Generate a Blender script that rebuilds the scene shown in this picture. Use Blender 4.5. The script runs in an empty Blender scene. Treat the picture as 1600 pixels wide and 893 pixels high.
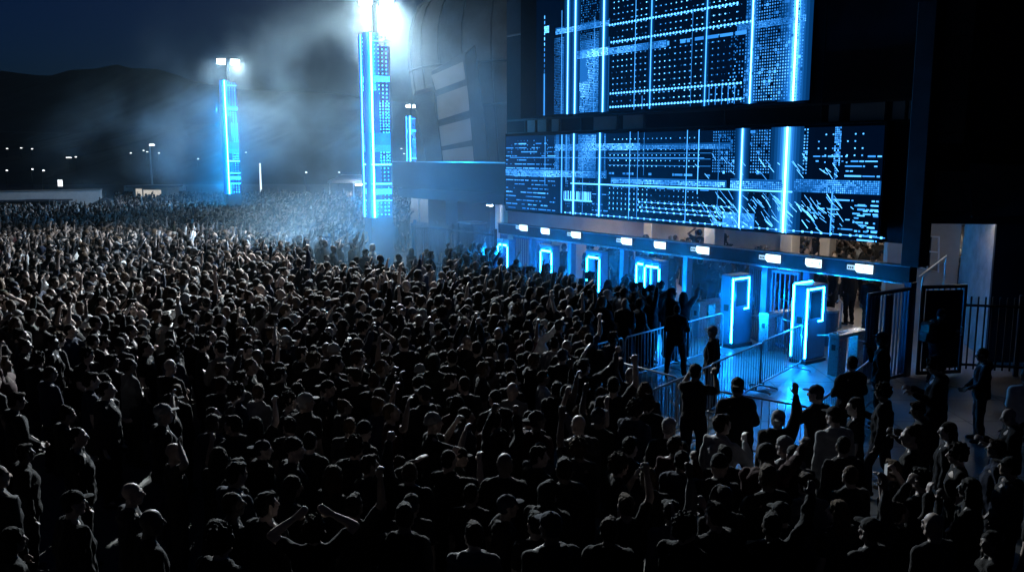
import bpy, math, random
import numpy as np
from mathutils import Vector, Matrix, Quaternion
random.seed(11)
rng = np.random.default_rng(11)
sc = bpy.context.scene
COL = sc.collection
PI = math.pi

# ------------------------------------------------------------------ camera geometry (1600 x 893 photograph)
FPX, CAMH = 1350.0, 5.2
PITCH = math.atan(203.5 / FPX)
_fw = np.array([0, math.cos(PITCH), -math.sin(PITCH)])
_up = np.array([0, math.sin(PITCH), math.cos(PITCH)])
CAMP = np.array([0.0, 0.0, CAMH])
def ray(px, py):
    return _fw + (px - 800) / FPX * np.array([1.0, 0, 0]) - (py - 446.5) / FPX * _up
def Pz(px, py, z=0.0):
    d = ray(px, py); return CAMP + (z - CAMH) / d[2] * d
def Py(px, py, y):
    d = ray(px, py); return CAMP + y / d[1] * d
def proj(P):
    v = np.asarray(P, float) - CAMP; d = v @ _fw
    return 800 + FPX * (v[..., 0]) / d, 446.5 - FPX * (v @ _up) / d

# facade frame: local x along the gates towards the right, local y into the building
_A = Pz(1425, 415, 2.65); _B = Pz(785, 348, 2.65)
FX = _A - _B; FX[2] = 0; FX /= np.linalg.norm(FX)
FY = np.array([-FX[1], FX[0], 0.0])
FO = np.array([_A[0], _A[1], 0.0])
FROT = math.atan2(FX[1], FX[0])
def FW(x, y, z=0.0):
    return FO + x * FX + y * FY + np.array([0, 0, z])
def FL(P):
    d = np.asarray(P, float) - FO; return np.array([d @ FX, d @ FY, d[2]])
def F(px, py, off=0.0):
    """pixel -> (x, z) on the plane local y = off"""
    d = ray(px, py); t = ((FO - CAMP) @ FY + off) / (d @ FY); q = CAMP + t * d
    return (q - FO) @ FX, q[2]

# ------------------------------------------------------------------ mesh helpers
class MB:
    def __init__(s): s.v = []; s.f = []
    def add(s, vs, fs):
        n = len(s.v); s.v += [tuple(map(float, p)) for p in vs]; s.f += [tuple(i + n for i in f) for f in fs]
    def box(s, x0, x1, y0, y1, z0, z1):
        s.add([(x0,y0,z0),(x1,y0,z0),(x1,y1,z0),(x0,y1,z0),(x0,y0,z1),(x1,y0,z1),(x1,y1,z1),(x0,y1,z1)],
              [(0,3,2,1),(4,5,6,7),(0,1,5,4),(1,2,6,5),(2,3,7,6),(3,0,4,7)])
    def hexa(s, p8):
        s.add(p8, [(0,3,2,1),(4,5,6,7),(0,1,5,4),(1,2,6,5),(2,3,7,6),(3,0,4,7)])
    def bbox(s, x0, x1, y0, y1, z0, z1, b=0.01):
        """box with chamfered edges"""
        xs = (x0, x1); ys = (y0, y1); zs = (z0, z1); V = []; ix = {}
        for i in (0,1):
            for j in (0,1):
                for k in (0,1):
                    sx = b if i == 0 else -b; sy = b if j == 0 else -b; sz = b if k == 0 else -b
                    for a in range(3):
                        p = [xs[i] + (0 if a == 0 else sx), ys[j] + (0 if a == 1 else sy), zs[k] + (0 if a == 2 else sz)]
                        ix[(i,j,k,a)] = len(V); V.append(p)
        fs = []
        for i in (0,1): fs.append([ix[(i,j,k,0)] for j,k in ((0,0),(1,0),(1,1),(0,1))])
        for j in (0,1): fs.append([ix[(i,j,k,1)] for i,k in ((0,0),(1,0),(1,1),(0,1))])
        for k in (0,1): fs.append([ix[(i,j,k,2)] for i,j in ((0,0),(1,0),(1,1),(0,1))])
        for i in (0,1):
            for j in (0,1): fs.append([ix[(i,j,0,0)], ix[(i,j,1,0)], ix[(i,j,1,1)], ix[(i,j,0,1)]])
        for i in (0,1):
            for k in (0,1): fs.append([ix[(i,0,k,0)], ix[(i,1,k,0)], ix[(i,1,k,2)], ix[(i,0,k,2)]])
        for j in (0,1):
            for k in (0,1): fs.append([ix[(0,j,k,1)], ix[(1,j,k,1)], ix[(1,j,k,2)], ix[(0,j,k,2)]])
        for i in (0,1):
            for j in (0,1):
                for k in (0,1): fs.append([ix[(i,j,k,0)], ix[(i,j,k,1)], ix[(i,j,k,2)]])
        s.add(V, fs)
    def tube(s, pts, r, seg=8, closed=False):
        pts = [np.array(p, float) for p in pts]; n = len(pts)
        rs = r if hasattr(r, '__len__') else [r] * n
        prev = None; rings = []
        for i, p in enumerate(pts):
            if closed: t = pts[(i+1) % n] - pts[i-1]
            else: t = pts[min(i+1, n-1)] - pts[max(i-1, 0)]
            t /= (np.linalg.norm(t) + 1e-9)
            a = prev if prev is not None else (np.array([0,0,1.0]) if abs(t[2]) < .9 else np.array([1.0,0,0]))
            u = a - t * (a @ t); u /= (np.linalg.norm(u) + 1e-9); prev = u; w = np.cross(t, u)
            rings.append([p + rs[i] * (math.cos(2*PI*k/seg) * u + math.sin(2*PI*k/seg) * w) for k in range(seg)])
        V = [q for R in rings for q in R]; fs = []
        m = n if closed else n - 1
        for i in range(m):
            j = (i + 1) % n
            for k in range(seg):
                l = (k + 1) % seg; fs.append((i*seg+k, i*seg+l, j*seg+l, j*seg+k))
        if not closed:
            fs.append(tuple(reversed(range(seg)))); fs.append(tuple(range((n-1)*seg, n*seg)))
        s.add(V, fs)
    def cyl(s, c, r, z0, z1, seg=20, r1=None):
        s.tube([(c[0], c[1], z0), (c[0], c[1], z1)], [r, r if r1 is None else r1], seg)
    def build(s, name, mat=None, parent=None, smooth=False):
        me = bpy.data.meshes.new(name); me.from_pydata(s.v, [], s.f); me.update()
        import bmesh
        b = bmesh.new(); b.from_mesh(me); bmesh.ops.recalc_face_normals(b, faces=b.faces); b.to_mesh(me); b.free()
        if smooth: me.polygons.foreach_set('use_smooth', [True] * len(me.polygons))
        if mat: me.materials.append(mat)
        o = bpy.data.objects.new(name, me); COL.objects.link(o)
        if parent is not None: o.parent = parent
        return o
def tag(o, label=None, cat=None, group=None, kind=None):
    if label: o['label'] = label
    if cat: o['category'] = cat
    if group: o['group'] = group
    if kind: o['kind'] = kind
    return o
def thing(name, label, cat, loc=(0,0,0), rotz=0.0, group=None):
    o = bpy.data.objects.new(name, None); COL.objects.link(o); o.empty_display_size = .2
    o.location = [float(v) for v in loc]; o.rotation_euler = (0, 0, rotz)
    return tag(o, label, cat, group)
def fthing(name, label, cat, x, y, z=0.0, group=None):
    return thing(name, label, cat, FW(x, y, z), FROT, group)
def copy_tree(o, parent=None):
    c = o.copy(); COL.objects.link(c)
    if parent is not None: c.parent = parent
    for ch in list(o.children): copy_tree(ch, c)
    return c
def place(o, loc, rotz=0.0):
    o.location = [float(v) for v in loc]; o.rotation_euler = (0, 0, rotz); return o

# ------------------------------------------------------------------ materials
def new_mat(name):
    m = bpy.data.materials.new(name); m.use_nodes = True
    nt = m.node_tree; return m, nt, nt.nodes['Principled BSDF'], nt.nodes['Material Output']
def N(nt, t, **kw):
    n = nt.nodes.new(t)
    for k, v in kw.items():
        if hasattr(n, k) and k not in n.inputs: setattr(n, k, v)
        else: n.inputs[k].default_value = v
    return n
def surf(name, col, rough=.6, metal=0.0, var=.25, scale=3.0, bump=.0, bscale=40.0, spec=.5):
    m, nt, b, out = new_mat(name)
    tc = N(nt, 'ShaderNodeTexCoord')
    no = N(nt, 'ShaderNodeTexNoise', Scale=scale, Detail=6.0, Roughness=.62)
    nt.links.new(tc.outputs['Object'], no.inputs['Vector'])
    mr = N(nt, 'ShaderNodeMapRange'); mr.inputs['From Min'].default_value = .3; mr.inputs['From Max'].default_value = .7
    mr.inputs['To Min'].default_value = 1 - var; mr.inputs['To Max'].default_value = 1 + var
    nt.links.new(no.outputs['Fac'], mr.inputs['Value'])
    mx = N(nt, 'ShaderNodeVectorMath', operation='SCALE'); mx.inputs[0].default_value = col[:3]
    nt.links.new(mr.outputs['Result'], mx.inputs['Scale'])
    nt.links.new(mx.outputs['Vector'], b.inputs['Base Color'])
    b.inputs['Metallic'].default_value = metal; b.inputs['Specular IOR Level'].default_value = spec
    r2 = N(nt, 'ShaderNodeMapRange'); r2.inputs['To Min'].default_value = max(.05, rough - .12); r2.inputs['To Max'].default_value = min(1, rough + .12)
    nt.links.new(no.outputs['Fac'], r2.inputs['Value']); nt.links.new(r2.outputs['Result'], b.inputs['Roughness'])
    if bump:
        n2 = N(nt, 'ShaderNodeTexNoise', Scale=bscale, Detail=4.0); nt.links.new(tc.outputs['Object'], n2.inputs['Vector'])
        bp = N(nt, 'ShaderNodeBump', Strength=bump, Distance=.02); nt.links.new(n2.outputs['Fac'], bp.inputs['Height'])
        nt.links.new(bp.outputs['Normal'], b.inputs['Normal'])
    return m
def glow(name, col, strength):
    m, nt, b, out = new_mat(name)
    nt.nodes.remove(b); e = N(nt, 'ShaderNodeEmission'); e.inputs['Color'].default_value = (*col, 1); e.inputs['Strength'].default_value = strength
    nt.links.new(e.outputs[0], out.inputs['Surface']); return m
def led_mat(name, strength):
    m, nt, b, out = new_mat(name)
    nt.nodes.remove(b); e = N(nt, 'ShaderNodeEmission'); e.inputs['Strength'].default_value = strength
    a = N(nt, 'ShaderNodeAttribute', attribute_name='led'); nt.links.new(a.outputs['Color'], e.inputs['Color'])
    nt.links.new(e.outputs[0], out.inputs['Surface']); return m
def tint_mat(name, rough, spec, attr, bump=0.0, sheen=0.0):
    """cloth / skin / hair whose colour belongs to the person: object colour, or the crowd mesh's own attribute"""
    m, nt, b, out = new_mat(name)
    if attr:
        a = N(nt, 'ShaderNodeAttribute', attribute_name='tint'); c = a.outputs['Color']
    else:
        a = N(nt, 'ShaderNodeObjectInfo'); c = a.outputs['Color']
    tc = N(nt, 'ShaderNodeTexCoord'); no = N(nt, 'ShaderNodeTexNoise', Scale=14.0, Detail=5.0)
    nt.links.new(tc.outputs['Object'], no.inputs['Vector'])
    mr = N(nt, 'ShaderNodeMapRange'); mr.inputs['To Min'].default_value = .7; mr.inputs['To Max'].default_value = 1.3
    nt.links.new(no.outputs['Fac'], mr.inputs['Value'])
    mx = N(nt, 'ShaderNodeVectorMath', operation='SCALE'); nt.links.new(c, mx.inputs[0]); nt.links.new(mr.outputs['Result'], mx.inputs['Scale'])
    nt.links.new(mx.outputs['Vector'], b.inputs['Base Color'])
    b.inputs['Roughness'].default_value = rough; b.inputs['Specular IOR Level'].default_value = spec
    b.inputs['Sheen Weight'].default_value = sheen; b.inputs['Sheen Roughness'].default_value = .5
    if bump:
        n2 = N(nt, 'ShaderNodeTexNoise', Scale=28.0, Detail=3.0); nt.links.new(tc.outputs['Object'], n2.inputs['Vector'])
        bp = N(nt, 'ShaderNodeBump', Strength=bump, Distance=.02); nt.links.new(n2.outputs['Fac'], bp.inputs['Height'])
        nt.links.new(bp.outputs['Normal'], b.inputs['Normal'])
    return m

M = dict(
    dark_metal=surf('dark painted metal', (.022,.026,.032), .42, .3),
    galv=surf('galvanised steel', (.34,.36,.38), .36, .85, .2, 8),
    steel=surf('brushed stainless steel', (.42,.44,.46), .3, .9, .12, 20),
    housing=surf('black screen housing', (.006,.006,.008), .85, spec=.05),
    panel=surf('dark facade panel', (.018,.021,.027), .75, 0, .3, .8, spec=.15),
    deck=surf('dark blue deck cladding', (.011,.014,.020), .7, 0, .3, .6, spec=.15),
    panel_pale=surf('grey facade panel', (.16,.17,.18), .6, 0, .25, .7),
    cladding=surf('grey metal cladding', (.075,.085,.095), .85, 0, .35, .6, spec=.1),
    louvre=surf('pale louvre blade', (.30,.31,.32), .55, 0, .15, 1.5),
    concrete=surf('rough concrete', (.26,.255,.24), .8, 0, .3, 2, .4, 25),
    plaster=surf('cream plaster', (.40,.36,.31), .75, 0, .12, 2),
    inner_floor=surf('polished concourse floor', (.34,.31,.28), .35, 0, .2, 1.2),
    white=surf('white paint', (.70,.71,.72), .55, 0, .1, 2),
    canvas=surf('white canvas', (.80,.80,.80), .7, 0, .12, 1),
    pylon=surf('scanner pylon paint', (.10,.14,.20), .32, .4, .12, 4),
    black=surf('black plastic', (.012,.012,.013), .4),
    bark=surf('bark', (.05,.04,.03), .9), leaf=surf('night foliage', (.04,.055,.03), .7, 0, .5, 2),
    hill=surf('dark hillside scrub', (.020,.024,.022), .95, 0, .5, .02),
    poster=surf('printed poster', (.32,.30,.28), .6, 0, .6, 5),
    glass=surf('dark glass', (.02,.025,.03), .12, 0, .1, 2),
    led=led_mat('LED pixels', 2.3), led_tower=led_mat('LED pixels on the towers', 12.0),
    tube=glow('blue light strip', (.008,.24,1.0), 120.0),
    signface=glow('lit sign face', (.62,.86,1.0), 2.6),
    signtab=glow('lit sign tab', (.40,.72,1.0), 1.1),
    lens=glow('floodlight lens', (.92,.97,1.0), 60.0),
    farlamp=glow('distant lamp', (.95,.97,1.0), 3.0),
    fixture_bright=glow('bright light diffuser', (1.0,.90,.78), 30.0),
    fixture_canopy=glow('canopy light diffuser', (.97,.98,1.0), 260.0),
    warmwin=glow('lit shop front', (1.0,.93,.82), .55),
    fixture=glow('ceiling light diffuser', (1.0,.90,.78), 55.0),
    fixture_dim=glow('dim light diffuser', (.95,.96,1.0), 70.0),
    phone=glow('phone screen', (.75,.88,1.0), .25),
    cloth=tint_mat('cloth', .9, .14, False, .5, .0), skin=tint_mat('skin', .6, .30, False, .15), hairm=tint_mat('hair', .85, .10, False, .9),
    crowd=tint_mat('crowd cloth and skin', .8, .14, True),
)
_m = M['canvas']; _nt = _m.node_tree; _b = _nt.nodes['Principled BSDF']; _o = _nt.nodes['Material Output']        # thin cloth lets some light through
_t = N(_nt, 'ShaderNodeBsdfTranslucent'); _t.inputs['Color'].default_value = (.75,.76,.78,1); _x = N(_nt, 'ShaderNodeMixShader'); _x.inputs['Fac'].default_value = .45
_nt.links.new(_b.outputs[0], _x.inputs[1]); _nt.links.new(_t.outputs[0], _x.inputs[2]); _nt.links.new(_x.outputs[0], _o.inputs['Surface'])
# pavement and asphalt
def ground_mat():
    m, nt, b, out = new_mat('worn asphalt')
    tc = N(nt, 'ShaderNodeTexCoord')
    n1 = N(nt, 'ShaderNodeTexNoise', Scale=.35, Detail=8.0, Roughness=.65); n2 = N(nt, 'ShaderNodeTexNoise', Scale=60.0, Detail=3.0)
    for n in (n1, n2): nt.links.new(tc.outputs['Object'], n.inputs['Vector'])
    cr = N(nt, 'ShaderNodeValToRGB'); cr.color_ramp.elements[0].position = .3; cr.color_ramp.elements[0].color = (.065,.064,.062,1)
    cr.color_ramp.elements[1].position = .72; cr.color_ramp.elements[1].color = (.135,.130,.124,1)
    nt.links.new(n1.outputs['Fac'], cr.inputs['Fac']); 
    mx = N(nt, 'ShaderNodeMix', data_type='RGBA', blend_type='MULTIPLY'); mx.inputs['Factor'].default_value = .6
    nt.links.new(cr.outputs['Color'], mx.inputs['A']); nt.links.new(n2.outputs['Color'], mx.inputs['B'])
    nt.links.new(cr.outputs['Color'], b.inputs['Base Color'])
    b.inputs['Roughness'].default_value = .72
    bp = N(nt, 'ShaderNodeBump', Strength=.5, Distance=.01); nt.links.new(n2.outputs['Fac'], bp.inputs['Height']); nt.links.new(bp.outputs['Normal'], b.inputs['Normal'])
    return m
def slab_mat():
    m, nt, b, out = new_mat('concrete slabs')
    tc = N(nt, 'ShaderNodeTexCoord')
    br = N(nt, 'ShaderNodeTexBrick', offset=0.0); br.inputs['Scale'].default_value = 1.0
    br.inputs['Mortar Size'].default_value = .022; br.inputs['Brick Width'].default_value = 1.5; br.inputs['Row Height'].default_value = 1.5
    br.inputs['Color1'].default_value = (.150,.150,.147,1); br.inputs['Color2'].default_value = (.122,.123,.122,1); br.inputs['Mortar'].default_value = (.03,.03,.03,1)
    nt.links.new(tc.outputs['Object'], br.inputs['Vector'])
    n1 = N(nt, 'ShaderNodeTexNoise', Scale=1.1, Detail=8.0, Roughness=.65); n2 = N(nt, 'ShaderNodeTexNoise', Scale=35.0, Detail=3.0)
    for n in (n1, n2): nt.links.new(tc.outputs['Object'], n.inputs['Vector'])
    mr = N(nt, 'ShaderNodeMapRange'); mr.inputs['From Min'].default_value = .3; mr.inputs['From Max'].default_value = .7; mr.inputs['To Min'].default_value = .4; mr.inputs['To Max'].default_value = 1.25
    nt.links.new(n1.outputs['Fac'], mr.inputs['Value'])
    mx = N(nt, 'ShaderNodeVectorMath', operation='SCALE'); nt.links.new(br.outputs['Color'], mx.inputs[0]); nt.links.new(mr.outputs['Result'], mx.inputs['Scale'])
    nt.links.new(mx.outputs['Vector'], b.inputs['Base Color'])
    r2 = N(nt, 'ShaderNodeMapRange'); r2.inputs['From Min'].default_value = .35; r2.inputs['From Max'].default_value = .65; r2.inputs['To Min'].default_value = .28; r2.inputs['To Max'].default_value = .6
    nt.links.new(n1.outputs['Fac'], r2.inputs['Value']); nt.links.new(r2.outputs['Result'], b.inputs['Roughness'])
    bp = N(nt, 'ShaderNodeBump', Strength=.35, Distance=.01); nt.links.new(n2.outputs['Fac'], bp.inputs['Height']); nt.links.new(bp.outputs['Normal'], b.inputs['Normal'])
    return m
M['asphalt'] = ground_mat(); M['slab'] = slab_mat()

# ------------------------------------------------------------------ camera, world, render settings
cd = bpy.data.cameras.new('camera'); cam = bpy.data.objects.new('camera', cd); COL.objects.link(cam)
cam.location = CAMP; cam.rotation_euler = (PI/2 - PITCH, 0, 0); cd.sensor_width = 36; cd.lens = 36 * FPX / 1600
cd.clip_start = .1; cd.clip_end = 4000; sc.camera = cam
w = bpy.data.worlds.new('World'); sc.world = w; w.use_nodes = True
nt = w.node_tree; bg = nt.nodes['Background']
sky = nt.nodes.new('ShaderNodeTexSky'); sky.sky_type = 'NISHITA'; sky.sun_disc = False
sky.sun_elevation = math.radians(-3.0); sky.sun_rotation = math.radians(-20); sky.ozone_density = 4.0; sky.altitude = 300
tn = nt.nodes.new('ShaderNodeVectorMath'); tn.operation = 'MULTIPLY'; tn.inputs[1].default_value = (.30, .74, 1.0)
nt.links.new(sky.outputs[0], tn.inputs[0]); nt.links.new(tn.outputs[0], bg.inputs['Color']); bg.inputs['Strength'].default_value = .13
sc.view_settings.view_transform = 'Standard'; sc.view_settings.look = 'None'; sc.view_settings.exposure = 0; sc.view_settings.gamma = 1
sc.view_settings.use_curve_mapping = False
cy = sc.cycles
cy.use_denoising = True; cy.max_bounces = 5; cy.diffuse_bounces = 2; cy.glossy_bounces = 2; cy.volume_bounces = 1; cy.transmission_bounces = 2
cy.sample_clamp_indirect = 4; cy.sample_clamp_direct = 0; cy.caustics_reflective = False; cy.caustics_refractive = False
cy.use_light_tree = True; cy.blur_glossy = 1.0
# ================================================================== LED content
def lowfield(x, z):
    """slow brightness drift of the picture on the screens, 0..1.6"""
    v = math.sin(x*1.7+2*math.sin(z*1.1)) + math.sin(z*2.6+1.3+1.5*math.sin(x*.8)) + math.sin(x*3.9-z*2.2)
    return max(0.0, .8 + .33*v)
class LED:
    """a sheet of lit LED pixels: quads in a vertical plane, each with its own colour"""
    def __init__(s): s.q = []; s.c = []
    def rect(s, x, z, w, h, b, ang=0.0, lay=0):
        s.q.append((x, z, w, h, ang, lay)); s.c.append(b)
    def vline(s, x, z0, z1, w, b, x1=None, halo=0.0):
        x1 = x if x1 is None else x1
        L = math.hypot(x1 - x, z1 - z0); a = math.atan2(z1 - z0, x1 - x) - PI/2
        if halo:  # bloom round the line, drawn as wider and dimmer quads
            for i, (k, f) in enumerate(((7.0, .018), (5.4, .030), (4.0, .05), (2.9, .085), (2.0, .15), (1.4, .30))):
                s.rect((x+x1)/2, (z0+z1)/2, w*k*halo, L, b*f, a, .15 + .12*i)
        s.rect((x+x1)/2, (z0+z1)/2, w, L, b, a, 4)
    def grid(s, x0, x1, z0, z1, px, pz, fill, b, jit=.5, keep=1.0, fade=None, lay=1):
        nx = max(1, int((x1-x0)/px)); nz = max(1, int((z1-z0)/pz))
        for i in range(nx):
            for j in range(nz):
                if random.random() > keep: continue
                x = x0 + (i+.5)*px; z = z0 + (j+.5)*pz
                bb = b * (1 - jit*random.random()) * (.42 + .75*lowfield(x, z))
                if fade: bb *= fade((x-x0)/(x1-x0), (z-z0)/(z1-z0))
                if bb > .02: s.rect(x, z, px*fill, pz*fill, bb, 0, lay)
    def band(s, x0, x1, z, h, b, step=.07, rows=5, jit=.6, keep=.95):
        s.rect((x0+x1)/2, z, x1-x0, h, b*.16, 0, 1)
        s.grid(x0, x1, z-h/2, z+h/2, step, h/rows, .62, b, jit, keep, None, 3)
    def dashes(s, x0, x1, z, h, b, keep=.75):
        x = x0
        while x < x1:
            l = random.choice([.05,.08,.12,.2,.32,.45]); 
            if random.random() < keep:
                e = min(x + l, x1)
                s.rect((x+e)/2, z, e-x, h*random.uniform(.7,1.1), b*random.uniform(.5,1.0), 0, 3)
            x += l + random.choice([.03,.05,.08])
    def streak(s, x, z, l, ang, b, w=.022):
        s.rect(x, z, l, w, b, ang, 3)
    def build(s, name, mat, parent, y, kr=(.006,.065), kg=(.25,.13)):
        q = np.array([t[:5] for t in s.q]); lay = np.array([t[5] for t in s.q]); b = np.array(s.c); n = len(q)
        ca, sa = np.cos(q[:,4]), np.sin(q[:,4]); hw, hh = q[:,2]/2, q[:,3]/2
        V = np.zeros((n,4,3))
        for k,(sx,sz) in enumerate(((-1,-1),(1,-1),(1,1),(-1,1))):
            V[:,k,0] = q[:,0] + sx*hw*ca - sz*hh*sa; V[:,k,2] = q[:,1] + sx*hw*sa + sz*hh*ca
            V[:,k,1] = y - .0022*lay - .0000013*np.arange(n)
        me = bpy.data.meshes.new(name)
        me.from_pydata(V.reshape(-1,3).tolist(), [], np.arange(4*n).reshape(n,4).tolist()); me.update()
        col = np.ones((n,4)); col[:,0] = kr[0]*b + kr[1]*b*b; col[:,1] = kg[0]*b + kg[1]*b*b; col[:,2] = 1.0*b
        at = me.color_attributes.new('led', 'FLOAT_COLOR', 'CORNER'); at.data.foreach_set('color', np.repeat(col, 4, 0).astype(np.float32).ravel())
        me.materials.append(mat); o = bpy.data.objects.new(name, me); COL.objects.link(o); o.parent = parent
        return o

YS = -.25                       # front plane of the screens in the facade frame
def fx(px, py): return F(px, py, YS)[0]
def fz(px, py): return F(px, py, YS)[1]

# ------------------------------------------------------------------ lower screen
LX0, LX1, LZ0, LZ1 = -15.75, -.72, 3.20, 5.93
L = LED()
mid = 265
def X(px, py=265): return fx(px, py)
for k in range(24):  # background brighter to the left: haze before the screen put into its pixels
    L.rect(LX0+.03+(k+.5)*(LX1-LX0-.06)/24, (LZ0+LZ1)/2, (LX1-LX0-.06)/24, LZ1-LZ0-.06, .036*(1-k/24)**1.5+.006, 0, 0)
# left text-like block
for k in range(17):
    z = 5.62 - k*.145
    L.dashes(LX0+.05, X(868), z, .035, 1.0 if k % 3 == 0 else .7, .7 if k > 4 else .45)
L.grid(LX0+.3, X(862), 5.05, 5.88, .19, .15, .22, .8, .6, .7)
# dense bright block
fd = lambda a, b: .35 + .9*math.exp(-((a-.62)**2)/.18)*(.4+.6*b)
L.rect((X(868)+X(946))/2, 5.28, X(946)-X(868), 1.25, .16, 0, 0)
L.grid(X(866), X(946), 4.62, 5.90, .055, .05, .58, 1.0, .6, .93, fd)
L.grid(X(876), X(940), 3.45, 4.45, .085, .085, .42, .55, .7, .5)
for k in range(5): L.rect(X(903)+random.uniform(-.9,.9), 5.3+random.uniform(-.4,.3), random.uniform(.2,.6), random.uniform(.15,.4), .28, 0, .5)
# barcode-like row and its ticks
x = X(882)
while x < X(926):
    L.rect(x, 3.84 + .02*random.random(), random.choice([.025,.05,.05]), .30, 1.3, 0, 3); x += random.choice([.07,.09,.13])
L.rect((X(882)+X(926))/2, 3.70, X(926)-X(882), .05, 1.2, 0, 3)
for z in (3.95, 3.62, 3.42): L.dashes(X(926), X(952), z, .03, .8, .8)
# sparse dot fields
L.grid(X(950), X(1100), 4.80, 5.88, .185, .165, .17, 1.5, .35, .93)
L.grid(X(950), X(1100), 3.42, 4.30, .185, .165, .17, 1.3, .5, .85)
L.grid(X(950), X(1020), 3.45, 4.25, .185, .165, .20, 1.3, .3, .95)
for z in (4.90, 5.10, 5.27, 5.46): L.rect((X(950)+X(1110))/2, z, X(1110)-X(950), .014, .42, 0, 1)
# dense field on the right half
L.grid(X(1112), X(1262), 4.72, 5.90, .082, .078, .44, .95, .5, .95, lambda a, b: .65+.5*math.exp(-((a-.7)**2)/.08))
L.grid(X(1122), X(1262), 4.7, 5.9, .082, .078, .9, .9, .9, .10)
L.grid(X(1150), X(1255), 3.5, 4.3, .098, .092, .30, .5, .9, .35)
L.grid(X(1272), X(1358), 4.95, 5.86, .20, .17, .19, 1.0, .5, .8)
# horizontal bands
L.band(LX0+.02, X(948), 4.60, .27, 1.15, .06, 6)
L.band(X(868), X(1000), 5.47, .22, 1.2, .06, 5); L.band(X(1000), X(1142), 5.47, .17, .8, .06, 4)
L.band(X(955), X(1136), 4.42, .19, 1.35, .06, 4); L.band(X(1142), X(1228), 4.44, .26, 1.05, .06, 5)
L.band(X(1242), LX1-.03, 4.44, .33, 1.05, .055, 7, .75)
L.rect((X(892)+X(1240))/2, 4.27, X(1240)-X(892), .042, 1.3, 0, 3)
L.dashes(X(952), X(1110), 4.64, .07, .7, .6); L.dashes(X(952), X(1110), 4.22, .03, .8, .8)
L.rect((X(797)+X(1100))/2, 5.13, X(1100)-X(797), .020, .6, 0, 2)
for z, a in ((3.78, X(1000)), (3.62, X(1002)), (3.50, X(1004)), (3.27, X(884))):
    e = X(1150) if z > 3.3 else X(1390)
    L.rect((a+e)/2, z, e-a, .018, .75, 0, 2)
    x = a
    while x < e: L.rect(x, z, .06, .05, 1.6, 0, 4); x += .27
# vertical lines
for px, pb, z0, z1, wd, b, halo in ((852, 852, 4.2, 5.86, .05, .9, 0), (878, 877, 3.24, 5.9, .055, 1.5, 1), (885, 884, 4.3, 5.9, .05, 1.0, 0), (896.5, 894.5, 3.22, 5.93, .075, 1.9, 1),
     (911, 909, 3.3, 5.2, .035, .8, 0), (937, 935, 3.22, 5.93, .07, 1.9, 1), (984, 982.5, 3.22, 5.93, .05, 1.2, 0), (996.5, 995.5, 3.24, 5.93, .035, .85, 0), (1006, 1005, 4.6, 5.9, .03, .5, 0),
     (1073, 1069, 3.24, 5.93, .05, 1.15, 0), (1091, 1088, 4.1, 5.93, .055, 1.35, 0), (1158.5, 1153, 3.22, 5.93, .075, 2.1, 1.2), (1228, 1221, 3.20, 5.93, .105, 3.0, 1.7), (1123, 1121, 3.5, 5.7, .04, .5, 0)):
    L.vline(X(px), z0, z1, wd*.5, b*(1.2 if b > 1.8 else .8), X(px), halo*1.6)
L.grid(X(1308)-.11, X(1308)+.11, 4.95, 5.90, .045, .05, .75, .9, .7, .9); L.grid(X(1308)-.08, X(1308)+.05, 3.25, 4.9, .045, .05, .7, .45, .7, .7)
L.vline(X(1303), 3.22, 4.3, .03, .8)
# right text block
for k in range(18):
    z = 5.18 - k*.118
    if 4.22 < z < 4.66: continue
    L.dashes(X(1270)+random.choice([0,.3,.9,.2]), LX1-.05, z, .036, 1.15, .62 if z > 4.5 else .45)
for k in range(9): L.dashes(X(1335)+.2*random.random(), LX1-.06, 4.12-k*.105, .04, 1.2, .82)
# diagonal streaks
for k in range(170):
    px = random.gauss(1150, 38) if k % 2 else random.gauss(1262, 34)
    if not 1085 < px < 1345: continue
    z = random.uniform(3.30, 4.15) if random.random() < .85 else random.uniform(4.6, 5.2)
    L.streak(X(px), z, random.uniform(.08,.36), -random.uniform(.5,.95), random.uniform(.7,1.6), random.choice([.011,.015,.02]))
L.rect((X(1132)+X(1182))/2, 3.43, X(1182)-X(1132), .42, .42, 0, 1); L.grid(X(1132), X(1182), 3.22, 3.64, .055, .05, .7, 1.1, .7, .9)
L.dashes(X(1080), X(1140), 3.32, .05, 1.2, .8)

ls = fthing('led_screen', 'wide lower LED screen over the gates showing blue grids, bands and diagonal streaks', 'screen', (LX0+LX1)/2, 0, 3.2)
def shift(led, dx, dz):
    led.q = [(a-dx, b-dz, c, d, e, g) for a, b, c, d, e, g in led.q]; return led
shift(L, (LX0+LX1)/2, 3.2)
wd = LX1 - LX0; b_ = MB(); b_.bbox(-wd/2-.03, wd/2+.03, YS+.012, YS+.30, -.05, 2.80, .015); b_.build('housing', M['housing'], ls)
b_ = MB()
for i in range(8): b_.box(-wd/2+1+i*1.9, -wd/2+1.08+i*1.9, YS+.30, .22, .3, 2.5)
b_.build('mounting_bracket', M['dark_metal'], ls)
L.build('pixel_matrix', M['led'], ls, YS)

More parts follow.
